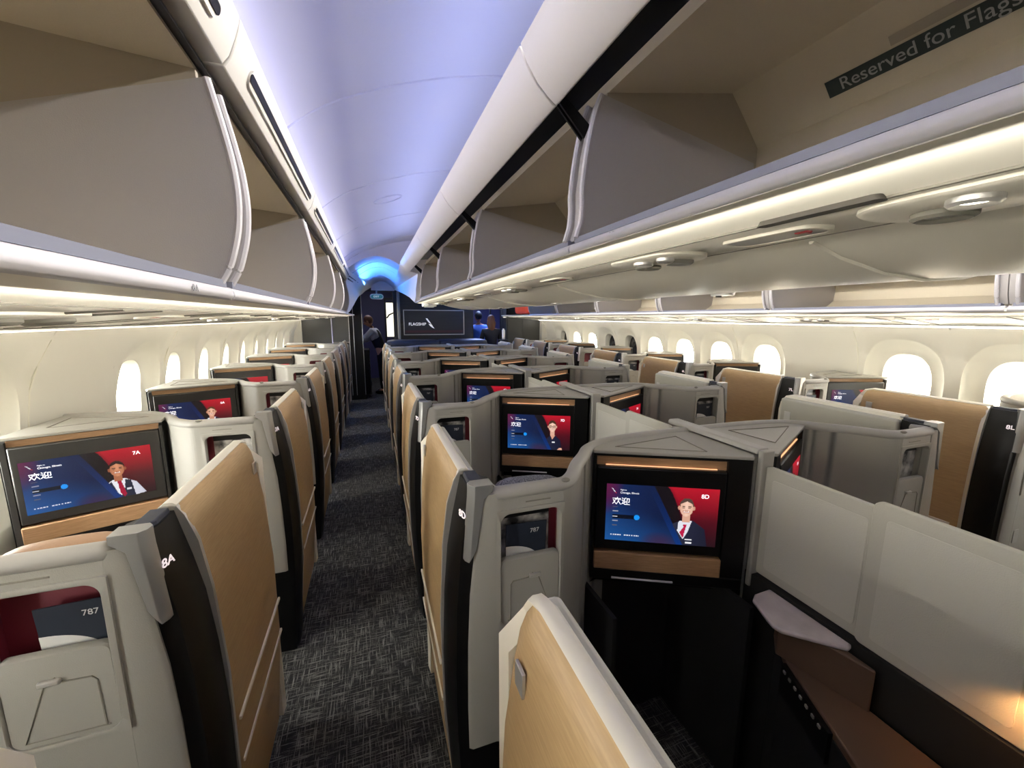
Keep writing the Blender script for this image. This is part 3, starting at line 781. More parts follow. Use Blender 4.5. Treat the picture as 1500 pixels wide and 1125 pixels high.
    zs = [.0, .1, .3, .5, .7, .9, 1.05, 1.15, 1.22, 1.265]
    for z in zs:
        b = bulge(z); k = 1 if z < 1.25 else .8
        e = sedge(z); rings.append([(.03, -.036, z), (-e+.004, -.040, z), (-.028-b*.75-e*.1, -.032, z), (-.036-b, .005, z), (-.036-b, .075, z), (.0, .075, z), (.03, .03, z)])
    mb.loft(rings); po = mb.build('aisle_post', M['black'], t, smooth=30)
    # grey shell edge in front of post below the cap
    mb = MB(); rings = []
    for z in [.46, .6, .8, .95, 1.07, 1.15, 1.2, 1.25]:
        e = sedge(z); rings.append([(.045, -.0575, z), (.01-e, -.0570, z), (-e, -.050, z), (-e+.004, -.034, z), (.045, -.034, z)])
    mb.loft(rings); mb.build('shell_edge', M['shell'], po, smooth=40)
    mb = MB(); rings = []
    for z, k in ((1.064, 0), (1.078, .7), (1.10, 1), (1.18, 1), (1.24, 1), (1.262, 1), (1.276, .8), (1.280, .6)):
        e = sedge(z); co = .042+max(0, 1.25-z)*.085; inn = -e+.002 if z < 1.26 else .022
        if k == 0: inn = -co+.012
        if k == .7: inn = -e-.006
        rings.append([(inn, -.0595, z), (min(inn-.002, -co+.014), -.0590, z), (-co+.002, -.046, z), (-co-.001, -.028*(1 if k else .9), z), (-co+.010, -.014, z), (inn, -.014, z)])
    mb.loft(rings); mb.build('corner_cap', M['cap'], t, smooth=38, bevel=.004)
    mb = MB(); rings = []
    for z, k in ((1.20, 1), (1.255, 1), (1.276, .85)):
        b = bulge(z); rings.append([(.004, -.022, z), (-.012-b, -.022, z), (-.030-b, .008*k, z), (-.030-b, .07, z), (.004, .07, z)])
    mb.loft(rings); mb.build('post_top', M['navy'], po, smooth=30, bevel=.003)
    # aisle door
    prof = [(.075, -.066), (.45, -.100), (.80, -.104), (1.05, -.092), (1.18, -.076), (1.235, -.066), (1.262, -.055), (1.277, -.040)]
    mb = MB(); rings = []
    ye = .655
    for y, zt, ins in ((.078, 0, .003), (.085, 0, 0), (.60, 0, 0), (.632, -.010, .002), (ye-.012, -.028, .006)):
        ring = [(x+ins, y, z+zt*max(0, (z-1.0)/.28)) for z, x in prof]
        ring += [(-.036, y, 1.279+zt), (-.036, y, .075)]
        rings.append(ring)
    mb.loft(rings); dr = mb.build('aisle_door', M['tan'], t, smooth=40)
    mb = MB()                                             # light edge frame over the top and the far end
    rings = []
    for y, dz, k in ((.074, 0, 1), (.60, 0, 1), (.645, -.014, 1), (.668, -.045, 1), (.676, -.09, 1), (.672, -.5, 1), (.668, -1.19, 1)):
        z = 1.284+dz
        if y < .65: rings.append([(-.046, y, z-.006), (-.038, y, z), (-.022, y, z), (-.014, y, z-.008), (-.014, y, z-.03), (-.034, y, z-.03)])
        else:
            ox = -.0-(0 if z > 1.2 else .045)*(1)
            rings.append([(-.046+ox*.9, y, z-.006), (-.038+ox*.9, y, z), (-.022, y, z), (-.014, y, z-.008), (-.014, y-.03, z-.012), (-.034+ox, y-.03, z-.02)])
    mb.loft(rings); mb.build('door_edge', M['ivory'], dr, smooth=40)
    mb = MB(); rings = []                                 # near vertical edge of the door
    for z in (.08, .45, .8, 1.05, 1.18, 1.25, 1.276):
        xo = [x for zz, x in prof if zz >= z-.011][0]; rings.append([(xo-.004, .074, z), (xo-.004, .088, z), (xo+.03, .088, z), (xo+.03, .074, z)])
    mb.loft(rings); mb.build('door_jamb', M['silver'], dr, smooth=40)
    for zz in (.61, .472):
        mb = MB(); mb.box((-.1045 if zz > .5 else -.1010, .38, zz), (.008, .52, .012)); mb.build('white_bead', M['ivory'], dr, bevel=.002)
    mb = MB(); mb.box((-.0795, .59, 1.178), (.006, .032, .042)); mb.build('badge', M['silver'], dr, bevel=.001)
    mb = MB(); mb.box((-.012, .365, .665), (.052, .57, 1.19)); li = mb.build('door_lining', M['divider'], t, bevel=.012)
    mb = MB(); mb.box((.0155, .60, 1.13), (.003, .035, .11)); mb.build('door_card', M['paper'], li)
    mb = MB(); mb.box((.0175, .60, 1.105), (.002, .028, .035)); mb.build('door_card_print', M['maroon'], li)
    # monitor unit: frame (s along face, d into it)
    A, B = Vector(D['A']), Vector(D['B']); T = (B-A).normalized(); Nn = Vector((-T.y, T.x))
    if Nn.y < 0: Nn = -Nn
    dz = D['dz']; F = D['face']
    def fl_(s, d, z): q = A+T*s+Nn*d; return (q.x, q.y, z)
    def fbox(mb, s0, s1, d0, d1, z0, z1, mi=0):
        vs = [fl_(s, d, z) for s in (s0, s1) for d in (d0, d1) for z in (z0, z1)]
        return mb.add(vs, [(0, 1, 3, 2), (4, 6, 7, 5), (0, 4, 5, 1), (2, 3, 7, 6), (0, 2, 6, 4), (1, 5, 7, 3)], mi)
    dark = M['black'] if D is CEN else M['darkframe']
    zb = .757+dz
    mb = MB(); fbox(mb, 0, F, .0, .05, 1.228+dz*.6, 1.240+dz*.25); fbox(mb, 0, .012, 0, .05, zb, 1.23); fbox(mb, .462, F, 0, .05, zb, 1.235); fbox(mb, 0, F, .035, .06, zb, 1.235)
    fr = mb.build('monitor_surround', dark, t, smooth=0, bevel=.003)
    fr['kind_note'] = ''; del fr['kind_note']
    mb = MB(); fbox(mb, .012, .462, .018, .034, 1.190+dz, 1.228+dz*.6); mb.build('oak_strip', M['wood'], fr)
    if D is CEN:
        mb = MB(); fbox(mb, .045, .43, .012, .017, 1.1915, 1.1935); mb.build('lit_line', M['lit'], fr)
    mb = MB(); fbox(mb, .014, .460, -.004, .03, .868+dz, 1.190+dz); tv = mb.build('monitor', dark, t, bevel=.006)
    mb = MB(); fbox(mb, .012, .462, -.010, .034, .790+dz, .860+dz); mb.v = [(x, y, z) for x, y, z in mb.v]; mb.build('oak_shelf', M['wood'], fr, bevel=.004)
    mb = MB(); fbox(mb, 0, F, -.004, .03, .745+dz, .788+dz); lb = mb.build('lower_lip', M['black'], fr, bevel=.004)
    mb = MB(); mb.tube([fl_(.08, -.010, .758+dz), fl_(.30, -.010, .758+dz)], .004, n=6); mb.build('tray_handle', M['silver'], lb)
    # monument body and top
    back = [(p[0], p[1]) for p in off if p[0] > A.x+.02]; back = [(x, y) for x, y in [(p[0], p[1]) for p in path] if x > A.x+.01 and y > A.y-.05]
    a2 = fl_(.004, .02, 0)[:2]; b2 = fl_(F-.004, .02, 0)[:2]
    Wd = D['W']
    poly = [a2, b2, (Wd, b2[1]+.0), (Wd, back[-1][1])]+back[::-1]
    pol_in = [fl_(.004, .055, 0)[:2], fl_(F-.004, .055, 0)[:2]]+poly[2:]
    mb = MB(); mb.prism(pol_in, .70+dz, 1.236); mb.build('monument_body', dark, t, smooth=0)
    mb = MB(); mb.prism([fl_(-.002, -.003, 0)[:2], fl_(F, -.003, 0)[:2]]+poly[2:], 1.238+dz*.25, 1.250+dz*.25); tp = mb.build('monument_top', M['shell'], t, smooth=0, bevel=.003)
    mb = MB()
    if D is CEN: tri = [(.567, .189), (.845, .035), (.872, .225)]
    else: tri = [(.50, .13), (.80, .02), (.82, .21)]
    mb.tube([(x, y, 1.2505+dz*.25) for x, y in tri], .0022, n=5, closed=True); mb.build('inset_line', M['groove'], tp)
    # footwell box and plinth
    mb = MB(); mb.box((.225, .02, .23), (.44, .10, .46)); mb.box((.462, .10, .36), (.016, .22, .72)); mb.box((Wd-.06, .06, .37), (.02, .40, .74)); mb.box((.70, .26, .37), (.50, .02, .74))
    mb.build('footwell', M['mattblack'], t, smooth=0)
    # seat ahead of the shell
    seat_c = Vector((.36, .34)); yaw = R(-27 if D is CEN else -22)
    rot = Matrix.Rotation(yaw*.3, 3, 'Z')
    def sf(v): q = rot @ v; return Vector((q.x+.20, q.y+.125, q.z))
    mb = MB(); mb.ell((0, .26, .46), (.22, .22, .09), p=.45, nu=24, nv=10).xf(sf); st = mb.build('seat', seatmat, t, smooth=80)
    mb = MB(); mb.ell((0, .02, .80), (.16, .055, .34), p=.5, nu=24, nv=14).xf(sf); mb.build('backrest', seatmat, st, smooth=80)
    mb = MB(); mb.ell((.0, .0, 1.12), (.13, .05, .085), p=.62, nu=24, nv=12).xf(sf); mb.build('headrest', seatmat, st, smooth=80)
    mb = MB(); mb.box((0, .26, .2), (.40, .36, .38)).xf(sf); mb.build('seat_base', M['mattblack'], st, bevel=.02)
    # side console and stone table
    t1 = [(.913, .982), (.985, .985), (.985, .73), (.963, .725), (.847, .835), (.842, .86), (.85, .885), (.885, .965)] if D is CEN else [(.80, .92), (.87, .92), (.87, .68), (.75, .78), (.74, .82)]
    mb = MB(); mb.prism(t1, .788, .803); mb.build('side_table', M['marble'], t, bevel=.005)
    Wc = D['W']-.012
    con = [(Wc, .93), (Wc, .30), (Wc-.325, .30), (Wc-.18, .60), (Wc-.05, .87)]
    mb = MB(); mb.prism([(x-.001, y) for x, y in con], 0, .64); cn = mb.build('side_console', M['mattblack'], t, smooth=0)
    mb = MB(); mb.prism(con, .64, .665); mb.build('console_top', M['console'], cn, bevel=.004)
    mb = MB(); mb.prism([(Wc-.066, .885), (Wc-.002, .94), (Wc-.002, .66), (Wc-.012, .655)], .662, .79); mb.build('console_stem', M['console'], cn, bevel=.004)
    a, b = Vector((Wc-.05, .87)), Vector((Wc-.18, .60)); dd = (b-a).normalized(); nn = Vector((dd.y, -dd.x)); nn = nn if nn.x < 0 else -nn
    q = [a+dd*.02, a+dd*.24, a+dd*.24+nn*.012, a+dd*.02+nn*.012]
    mb = MB(); mb.prism([tuple(v) for v in q], .56, .655); ctl = mb.build('control_strip', M['black'], cn)
    for i in range(7):
        p = a+dd*(.04+.028*i)+nn*.014
        mb = MB(); mb.box((p.x, p.y, .640), (.010, .004, .008), rz=math.atan2(dd.y, dd.x)); mb.build('button', M['silver'], ctl)
    return t
SUITE = {}
SUITE['D'] = make_suite(CEN, M['tweed'])
SUITE['G'] = make_suite(WIN, M['leather'])
SUITE['E'] = dup(SUITE['D']); flip(SUITE['E'], MIR)
SUITE['A'] = dup(SUITE['G']); flip(SUITE['A'], MIR)
AX = {'A': -1.7815, 'D': -1.0107, 'E': 1.0107, 'G': 1.7815}
SIDE = {'A': ('left window', 'beside the left windows'), 'D': ('left centre', 'facing the left aisle'), 'E': ('right centre', 'facing the right aisle'), 'G': ('right window', 'beside the right windows')}
# letters painted on each monitor and placard: the suite behind the shell carries the number one higher
SEAT = {'A': 'A', 'D': 'D', 'E': 'H', 'G': 'L'}
NUM = {-1: 9, 0: 8, 1: 7, 2: 6, 3: 5, 4: 4, 5: 3, 6: 2}
KIND = {('A', 1): 'vest', ('A', 2): 'young', ('D', 0): 'suit', ('D', 1): 'woman'}
STROKES = [[(.05, .78), (.42, .78), (.24, .38), (.05, .12)], [(.10, .60), (.42, .12)], [(.58, .92), (.50, .62)], [(.54, .76), (.92, .76), (.86, .60)], [(.70, .72), (.68, .45), (.48, .08)], [(.70, .45), (.95, .08)],
           [(1.13, .88), (1.23, .78)], [(1.08, .60), (1.24, .60), (1.24, .28), (1.08, .12)], [(1.24, .24), (1.42, .09), (1.98, .08)], [(1.56, .88), (1.40, .80), (1.40, .30), (1.58, .42)], [(1.68, .82), (1.68, .20)], [(1.68, .80), (1.93, .80), (1.93, .38), (1.84, .36)]]
def greeting_mesh(size):
    me = bpy.data.meshes.new('greeting'); vs = []; fs = []
    for st in STROKES:
        for (x0, y0), (x1, y1) in zip(st, st[1:]):
            d = Vector((x1-x0, y1-y0)).normalized(); n = Vector((-d.y, d.x))*.042; e = d*.03; k = len(vs)
            for px, py in ((x0-e.x+n.x, y0-e.y+n.y), (x0-e.x-n.x, y0-e.y-n.y), (x1+e.x-n.x, y1+e.y-n.y), (x1+e.x+n.x, y1+e.y+n.y)): vs.append((px*size, py*size, 0))
            fs.append((k, k+1, k+2, k+3))
    me.from_pydata(vs, [], fs); me.materials.append(M['whitetextlit']); return me
def add_screen(root, let, r):
    D = CEN if let in 'DE' else WIN
    m = -1 if let in 'EA' else 1
    A, B = Vector(D['A']), Vector(D['B'])
    if m < 0: A, B = Vector((-B.x, B.y)), Vector((-A.x, A.y))
    T = (B-A).normalized(); N = Vector((T.y, -T.x))             # N towards the viewer
    L = (B-A).length; off = .050
    s0 = off if m > 0 else L-off-SW+(.0)
    o3 = Vector((A.x, A.y, 0))+Vector((T.x, T.y, 0))*s0+Vector((N.x, N.y, 0))*.0055; o3.z = .908+D['dz']
    tv = [c for c in kids(root) if c.name.split('.')[0] == 'monitor'][0]
    kind = KIND.get((let, r), ['suit', 'woman', 'vest', 'young'][(r+{'A': 0, 'D': 1, 'E': 2, 'G': 3}[let]) % 4])
    sc = bpy.data.objects.new('screen', screen_mesh(kind)); COL.objects.link(sc); sc.parent = tv
    M4 = frame4(o3, (T.x, T.y, 0), (0, 0, 1)); R4 = Matrix(((1, 0, 0, 0), (0, 0, 1, 0), (0, 1, 0, 0), (0, 0, 0, 1)))
    ML = Matrix.Translation(o3) @ Matrix(((T.x, -T.y if False else -N.x, 0), (T.y, -N.y, 0), (0, 0, 1))).to_4x4()
    sc.matrix_local = ML; MI = ML.inverted()
    if r <= 2:
        n3 = Vector((N.x, N.y, 0)); t3 = Vector((T.x, T.y, 0))
        def at(u, v): return o3+t3*SW*u+Vector((0, 0, SH*v))+n3*.0010
        gm = greeting_mesh(.031); gm.transform(MI @ frame4(at(.055, .64), t3, (0, 0, 1)))
        go = bpy.data.objects.new('greeting', gm); COL.objects.link(go); go.parent = sc
        text_obj('Chicago, Illinois', .0105, M['whitetextlit'], sc, MI @ frame4(at(.125, .855), t3, (0, 0, 1)), 'caption', ext=0)
        text_obj('Flight to', .0065, M['whitetextlit'], sc, MI @ frame4(at(.125, .905), t3, (0, 0, 1)), 'caption', ext=0)
        text_obj('%d%s' % (NUM[r], SEAT[let]), .021, M['whitetextlit'], sc, MI @ frame4(at(.845, .865), t3, (0, 0, 1)), 'seat_number', ext=0, bold=.0004)
M['whitetextlit'] = mat('lit_white_lettering', (240, 240, 245), .5, emis=(245, 245, 250), es=.8)
def add_placard(root, let, r):
    m = -1 if let in 'EA' else 1
    po = [c for c in kids(root) if c.name.split('.')[0] == 'aisle_post'][0]
    z = 1.185; b = bulge(z)
    p0 = Vector((m*(-.028-b*.75-sedge(z)*.1), -.032, z)); p1 = Vector((m*(-.036-b), .005, z))
    # the text sits on the oblique face of the post between cap and door
    c = p0.lerp(p1, .5) if m < 0 else p0.lerp(p1, .5)
    t3 = (p1-p0).normalized() if m < 0 else (p0-p1).normalized()
    n3 = t3.cross(Vector((0, 0, 1)))
    text_obj('%d%s' % (NUM[r] if let in 'AG' else NUM[r], SEAT[let]), .029, M['placard'], po, frame4(c-t3*.018+n3*.0035, t3, (0, 0, 1)), 'seat_number', bold=.0003)
for let in 'ADEG':
    rows = range(-1, 7) if let in 'AG' else range(-1, 6)
    first = True
    order = [0]+[r for r in rows if r != 0]
    roots = {}
    for r in order:
        roots[r] = SUITE[let] if r == 0 else dup(SUITE[let])
    for r in order:
        o = roots[r]; o.location = (AX[let], YR0+P_*r, 0)
        if r == -1: lab = 'grey and tan suite in the %s row, closest to the camera' % SIDE[let][0]
        else: lab = 'grey suite with tan door %s, %s whole one' % (SIDE[let][1], ORD[r])
        tag(o, lab, 'airline suite', '%s row of airline suites' % SIDE[let][0])
        add_screen(o, let, r); add_placard(o, let, r)

# printed matter in the shell pockets
def printed(let, r, kind):
    m = -1 if let in 'EA' else 1
    yb = YR0+P_*r; x0 = AX[let]
    def W(x, y, z): return Vector((x0+m*x, yb+y, z))
    a0 = -.055 if let in 'DE' else -.060
    where = '%s shell %s' % (ORD[r], SIDE[let][1])
    grp = None
    if kind in ('card', 'both'):
        t = thing('safety_card', 'dark 787 card in the pocket of the %s' % where, 'safety card', W(0, 0, 0))
        cxp = .105 if let == 'A' and r == 0 else .13
        w, h, zc_ = (.125, .13, 1.075)
        def L(x, z, d): return (m*(cxp+x), a0+.030+d+(z-1.0)*-.06+(.006 if False else 0), z)
        mb = MB(); vs = [L(-w/2, zc_-h/2, 0), L(w/2, zc_-h/2, 0), L(w/2, zc_+h/2-.004, 0), L(-w/2, zc_+h/2, 0)]
        mb.add(vs+[(x, y+.003, z) for x, y, z in vs], [(0, 1, 2, 3), (7, 6, 5, 4), (0, 1, 5, 4), (1, 2, 6, 5), (2, 3, 7, 6), (3, 0, 4, 7)]); mb.build('cover', M['darkpaper'], t, smooth=0)
        sx = -1 if m > 0 else 1                             # white arc at the photo's lower left
        mb = MB(); arc = [L(sx*w/2, zc_-h/2, -.0012)]
        for i in range(13):
            a = R(90*i/12); arc.append(L(sx*(w/2-.105*math.sin(a)), zc_-h/2+.062*math.cos(a), -.0012))
        mb.add(arc, [tuple(range(len(arc)))]); mb.build('arc_print', M['paper'], t, smooth=0)
        c = L(-sx*.012 if m > 0 else -.050, zc_+.038, -.0015)
        tp = W(0, 0, 0)
        xs = 1
        text_obj('787', .019, M['paper'], t, frame4((L(.010 if m > 0 else -.012, zc_+.036, -.0014)), (1, 0, 0), (0, -.06, 1)), 'number_print')
    if kind in ('mag', 'both'):
        t = thing('magazine', 'grey magazine in the pocket of the %s' % where, 'magazine', W(0, 0, 0))
        cxp = .125; w, h, zc_ = .165, .165, 1.095
        def L(x, z, d): return (m*(cxp+x), a0+.043+d, z)
        mb = MB(); vs = [L(-w/2, zc_-h/2, 0), L(w/2, zc_-h/2, 0), L(w/2, zc_+h/2, 0), L(-w/2, zc_+h/2, 0)]
        mb.add(vs+[(x, y+.004, z) for x, y, z in vs], [(0, 1, 2, 3), (7, 6, 5, 4), (0, 1, 5, 4), (1, 2, 6, 5), (2, 3, 7, 6), (3, 0, 4, 7)]); mb.build('cover', M['photo'], t, smooth=0)
        mb = MB(); vs = [L(-w/2, zc_+h/2-.026, -.001), L(w/2, zc_+h/2-.026, -.001), L(w/2, zc_+h/2, -.001), L(-w/2, zc_+h/2, -.001)]
        mb.add(vs, [(0, 1, 2, 3)]); mb.build('title_band', M['black'], t, smooth=0)
printed('A', 0, 'card'); printed('D', 0, 'both')
for let, rr in (('A', (1, 2, 3)), ('D', (1, 2, 3)), ('E', (0, 1, 2)), ('G', (0, 1, 2, 3))):
    for r in rr: printed(let, r, 'mag' if (let == 'A' or (let, r) == ('E', 0)) else 'both')

# ------------------------------------------------------------------ centre dividers between the D and E suites
def divider():
    t = thing('centre_divider', 'x', 'divider')
    mb = MB(); mb.prismY([(-.029, 1.252), (-.029, 1.266), (-.023, 1.272), (.023, 1.272), (.029, 1.266), (.029, 1.252)], -.05, .40); mb.box((0, .17, .95), (.046, .43, .58))
    mb.v = [v for v in mb.v]
    mb.build('post', M['rim'], t, bevel=.004)
    mb = MB(); mb.prism([(-.029, -.072), (.029, -.072), (.029, -.052), (-.029, -.052)], .76, 1.270); mb.build('post_front', M['rim'], t, bevel=.005)
    mb = MB(); mb.box((0, -.385, .405), (.044, .68, .81)); mb.box((0, .17, .33), (.046, .43, .66)); mb.build('lower_wall', M['mattblack'], t)
    # far fixed panel and nearer sliding panel with fabric insets
    for nm, y0, y1, x, zt in (('fixed_panel', -.42, -.062, .006, 1.215), ('sliding_panel', -.735, -.395, -.008, 1.238)):
        mb = MB(); ym = (y0+y1)/2; pts = rrect(y1-y0, zt-.815, .02, 5)
        zc_ = (zt+.815)/2
        mb.loft([[(x-.009, ym+a, zc_+b) for a, b in pts], [(x+.009, ym+a, zc_+b) for a, b in pts]]); pn = mb.build(nm, M['divider'], t, bevel=.003)
        for sx in (-1, 1):
            mb = MB(); q = [(a, b) for a, b in rrect(y1-y0-.07, zt-.815-.07, .01, 3)]
            mb.loft([[(x+sx*.0085, ym+a, zc_+b-.005) for a, b in q], [(x+sx*.0105, ym+a*.99, zc_+b*.99-.005) for a, b in q]]); mb.build('inset', M['dividerin'], pn)
    return t
dv = divider()
for r in range(-1, 6):
    o = dv if r == -1 else None
for i, r in enumerate(range(0, 6)):
    o = dv if i == 0 else dup(dv)
    o.location = (0, YR0+P_*r, 0)
    tag(o, 'pale grey privacy divider and post between the centre suites, %s' % ORD[i], 'divider', 'centre dividers between suites')
# reading lamp at the nearest divider, glowing orange on the panel
t = thing('reading_lamp', 'small dark reading lamp with an orange glow low on the nearest divider', 'lamp', (-.028, .30, .985))
mb = MB(); mb.cyl((0, 0, 0), .022, .03, 'X', n=20); mb.build('lamp_body', M['navy'], t, bevel=.003)
mb = MB(); mb.cyl((-.012, 0, -.018), .012, .006, 'Z', n=16); mb.build('lamp_lens', M['lit'], t)
d = bpy.data.lights.new('reading_glow', 'SPOT'); d.energy = 1.5; d.color = (1.0, .48, .16); d.shadow_soft_size = .01; d.spot_size = R(130); d.spot_blend = 1
o = bpy.data.objects.new('reading_glow', d); COL.objects.link(o); o.location = (-.062, .29, .955)
o.rotation_euler = Vector((.45, .02, -1)).to_track_quat('-Z', 'Y').to_euler()

# ------------------------------------------------------------------ forward end of the cabin
# tapered end pieces of the bins
near = [(-1.565, 1.76), (-1.53, 1.96), (-1.555, 2.19), (-1.497, 2.322), (-1.60, 2.36), (-2.2, 2.36), (-2.2, 1.76)]
far = [(-1.43, 2.16), (-1.39, 2.19), (-1.34, 2.24), (-1.20, 2.33), (-1.35, 2.40), (-2.2, 2.40), (-2.2, 2.14)]
mb = MB()
rings = []
for i in range(9):
    k = i/8; e = k*k*(3-2*k)*.5+k*.5
    rings.append([(a[0]+(b[0]-a[0])*k, 5.955+2.95*k, a[1]+(b[1]-a[1])*e) for a, b in zip(near, far)])
mb.loft(rings); tag(mb.build('trim_bin_end_left', M['val'], smooth=40), kind='structure')
mb = MB()
for a, b, c, d in (((-1.535, 2.225), (-1.38, 2.245), (-1.528, 2.236), (-1.37, 2.252)), ((-1.520, 2.262), (-1.32, 2.272), (-1.516, 2.272), (-1.31, 2.280))):
    mb.loft([[(a[0]+.012, 6.02, a[1]), (c[0]+.012, 6.02, c[1]), (c[0]-.02, 6.02, c[1]), (a[0]-.02, 6.02, a[1])], [(b[0]+.006, 8.6, b[1]), (d[0]+.006, 8.6, d[1]), (d[0]-.03, 8.6, d[1]), (b[0]-.03, 8.6, b[1])]])
tag(mb.build('trim_end_slots_left', M['black']), kind='structure')
for side, nm in ((-1, 'left'), (1, 'right')):
    near = [(.74, 1.90), (.722, 1.98), (.72, 2.07), (.69, 2.25), (.79, 2.275), (.89, 2.394), (.6, 2.45), (.2, 2.4), (.2, 1.90)]
    far = [(.76, 2.27), (.765, 2.275), (.77, 2.28), (.775, 2.285), (.78, 2.29), (.79, 2.31), (.6, 2.45), (.2, 2.4), (.2, 2.27)]
    mb = MB(); rings = []
    for i in range(7):
        k = i/6; rings.append([(side*(a[0]+(b[0]-a[0])*k), 5.21+3.6*k, a[1]+(b[1]-a[1])*(k**.8)) for a, b in zip(near, far)])
    mb.loft(rings); tag(mb.build('trim_center_end_%s' % nm, M['val'], smooth=40), kind='structure')
# entry ceiling vault and the fascia in front of it, one over each aisle
for side, nm in ((-1, 'left'), (1, 'right')):
    n = 16
    def arch(xa, za, xb, zb, h, y):
        return [(side*(xa+(xb-xa)*i/n), y, za+(zb-za)*i/n+h*math.sin(math.pi*i/n)) for i in range(n+1)]
    r0 = arch(1.56, 2.34, .74, 2.37, .19, 6.0); r1 = arch(1.22, 2.34, .76, 2.29, .13, 8.9)
    rings = [[tuple(Vector(a).lerp(Vector(b), k/6)) for a, b in zip(r0, r1)] for k in range(7)]
    mb = MB(); mb.loft(rings, close=False); tag(mb.build('ceiling_entry_%s' % nm, M['ceil'], smooth=60), kind='structure')
    mb = MB()
    for k in (1, 2, 4): mb.tube(rings[k], .010, n=6)
    tag(mb.build('trim_entry_ribs_%s' % nm, M['ceil']), kind='structure')
    top = [(side*(1.66+(.0-1.66)*i/n), YC, ceilz(1.66+(.0-1.66)*i/n)) for i in range(n+1)]
    mb = MB(); mb.loft([top, [tuple(Vector(a).lerp(Vector(b), .5)+Vector((0, .02, .02))) for a, b in zip(top, arch(1.66, 2.28, .0, 2.37, .19, 6.0))], [(x if i < n else side*.0, y, z) for i, (x, y, z) in enumerate(arch(1.56, 2.34, .74, 2.37, .19, 6.0))]], close=False)
    tag(mb.build('trim_fascia_%s' % nm, M['ceil'], smooth=60), kind='structure')
    area('entry_cove_light', (side*1.34, 7.6, 2.30), (-side*.8, 0, .8), .02, 2.4, 24, (.06, .26, 1.0))
    mb = MB(); a_ = arch(1.22, 2.34, .76, 2.29, .13, 8.88); mb.add([(side*1.22, 8.88, 2.26), (side*.76, 8.88, 2.26)]+a_[::-1], [tuple(range(len(a_)+2))])
    tag(mb.build('ceiling_entry_end_%s' % nm, M['ceil'], smooth=0), kind='structure')
# header over the left aisle opening, partitions
YP = 8.95
def panel(name, x0, x1, z0, z1, m, y=YP, th=.06, bev=.004):
    mb = MB(); mb.box(((x0+x1)/2, y+th/2, (z0+z1)/2), (x1-x0, th, z1-z0)); return tag(mb.build(name, m, bevel=bev, smooth=0), kind='structure')
panel('wall_front_left_outboard', -2.75, -2.02, 0, 2.35, M['partition'])
panel('wall_front_left_inboard', -2.00, -1.69, 1.22, 2.3, M['partition'])
panel('wall_front_left_base', -2.00, -1.69, 0, 1.20, M['mattblack'])
panel('trim_partition_ledge', -2.00, -1.69, 1.20, 1.222, M['groove'], YP-.02)
panel('wall_front_left_jamb', -1.69, -1.42, 0, 2.35, M['black'])
for i, x in enumerate((-2.01, -1.685, -1.60, -1.43)): panel('trim_partition_strip_%d' % i, x-.006, x+.006, .1 if i else 1.2, 2.28, M['cap'], YP-.012, .02)
panel('wall_front_header', -1.42, -.66, 2.24, 3.0, M['partition'])
panel('wall_front_header_right', .66, 2.75, 2.24, 3.0, M['partition'])
panel('wall_front_crown', -2.9, -1.42, 2.3, 3.2, M['partition'])
panel('wall_front_center', -.66, .92, 0, 2.75, M['stripe'])
panel('trim_post_left', -.80, -.725, 0, 2.3, M['darkframe'], YP-.02, .1)
panel('trim_post_silver', -.715, -.672, 0, 2.27, M['cap'], YP-.05, .07)
panel('wall_front_right_inboard', 1.60, 2.10, 0, 2.3, M['partition'])
panel('wall_front_right_outboard', 2.11, 2.75, 0, 2.3, M['partition'], YP+.03)
panel('wall_front_right_closet', 1.61, 1.66, 0, 2.3, M['mattblack'], YP-.25, .4)
# trim frame closing each sidewall against the partition
for s, nm in ((-1, 'left'), (1, 'right')):
    mb = MB(); mb.tube([(s*(wallx(z)-.02), 8.88, z) for z in [.2+.1*i for i in range(15)]], .028, n=8); tag(mb.build('trim_sidewall_end_%s' % nm, M['side'], smooth=60), kind='structure')
# flagship panel: silver frame around a ribbed dark board with lettering and mark
t = thing('flagship_sign', 'black framed sign reading FLAGSHIP with a white wing mark on the front partition', 'sign', (0, 8.93, 0))
x0, x1, z0, z1 = -.605, .70, 1.345, 1.880
mb = MB(); mb.box(((x0+x1)/2, -.01, (z0+z1)/2), (x1-x0, .02, z1-z0)); mb.build('board', M['stripe'], t)
mb = MB()
for a, b, c, d in ((x0, x1, z1-.018, z1), (x0, x1, z0, z0+.018), (x0, x0+.018, z0, z1), (x1-.018, x1, z0, z1)): mb.box(((a+b)/2, -.02, (c+d)/2), (b-a, .035, d-c))
mb.build('frame', M['silver'], t, smooth=0)
mb = MB(); mb.box((.05, -.0215, 1.42), (1.24, .003, .05)); mb.build('red_band', mat('dark_red_band', (66, 30, 34), .6), t, smooth=0)  # flat dark red band across the foot of the board
text_obj('FLAGSHIP', .085, M['whitetext'], t, frame4((-.50, -.024, 1.575), (1, 0, 0), (0, 0, 1)), 'flagship_lettering', bold=.001)
mb = MB()
for poly in ([(-.14, 1.70), (-.105, 1.70), (-.05, 1.625), (-.02, 1.575), (-.075, 1.61), (-.115, 1.66)], [(-.085, 1.585), (-.015, 1.568), (.03, 1.500), (.045, 1.48), (-.01, 1.505), (-.05, 1.54)]):
    mb.add([(x, -.0235, z) for x, z in poly]+[(x, -.0225, z) for x, z in poly], [tuple(range(6)), tuple(range(6, 12))[::-1]]+[(i, (i+1) % 6, 6+(i+1) % 6, 6+i) for i in range(6)])
mb.build('wing_mark', M['whitetext'], t, smooth=0)
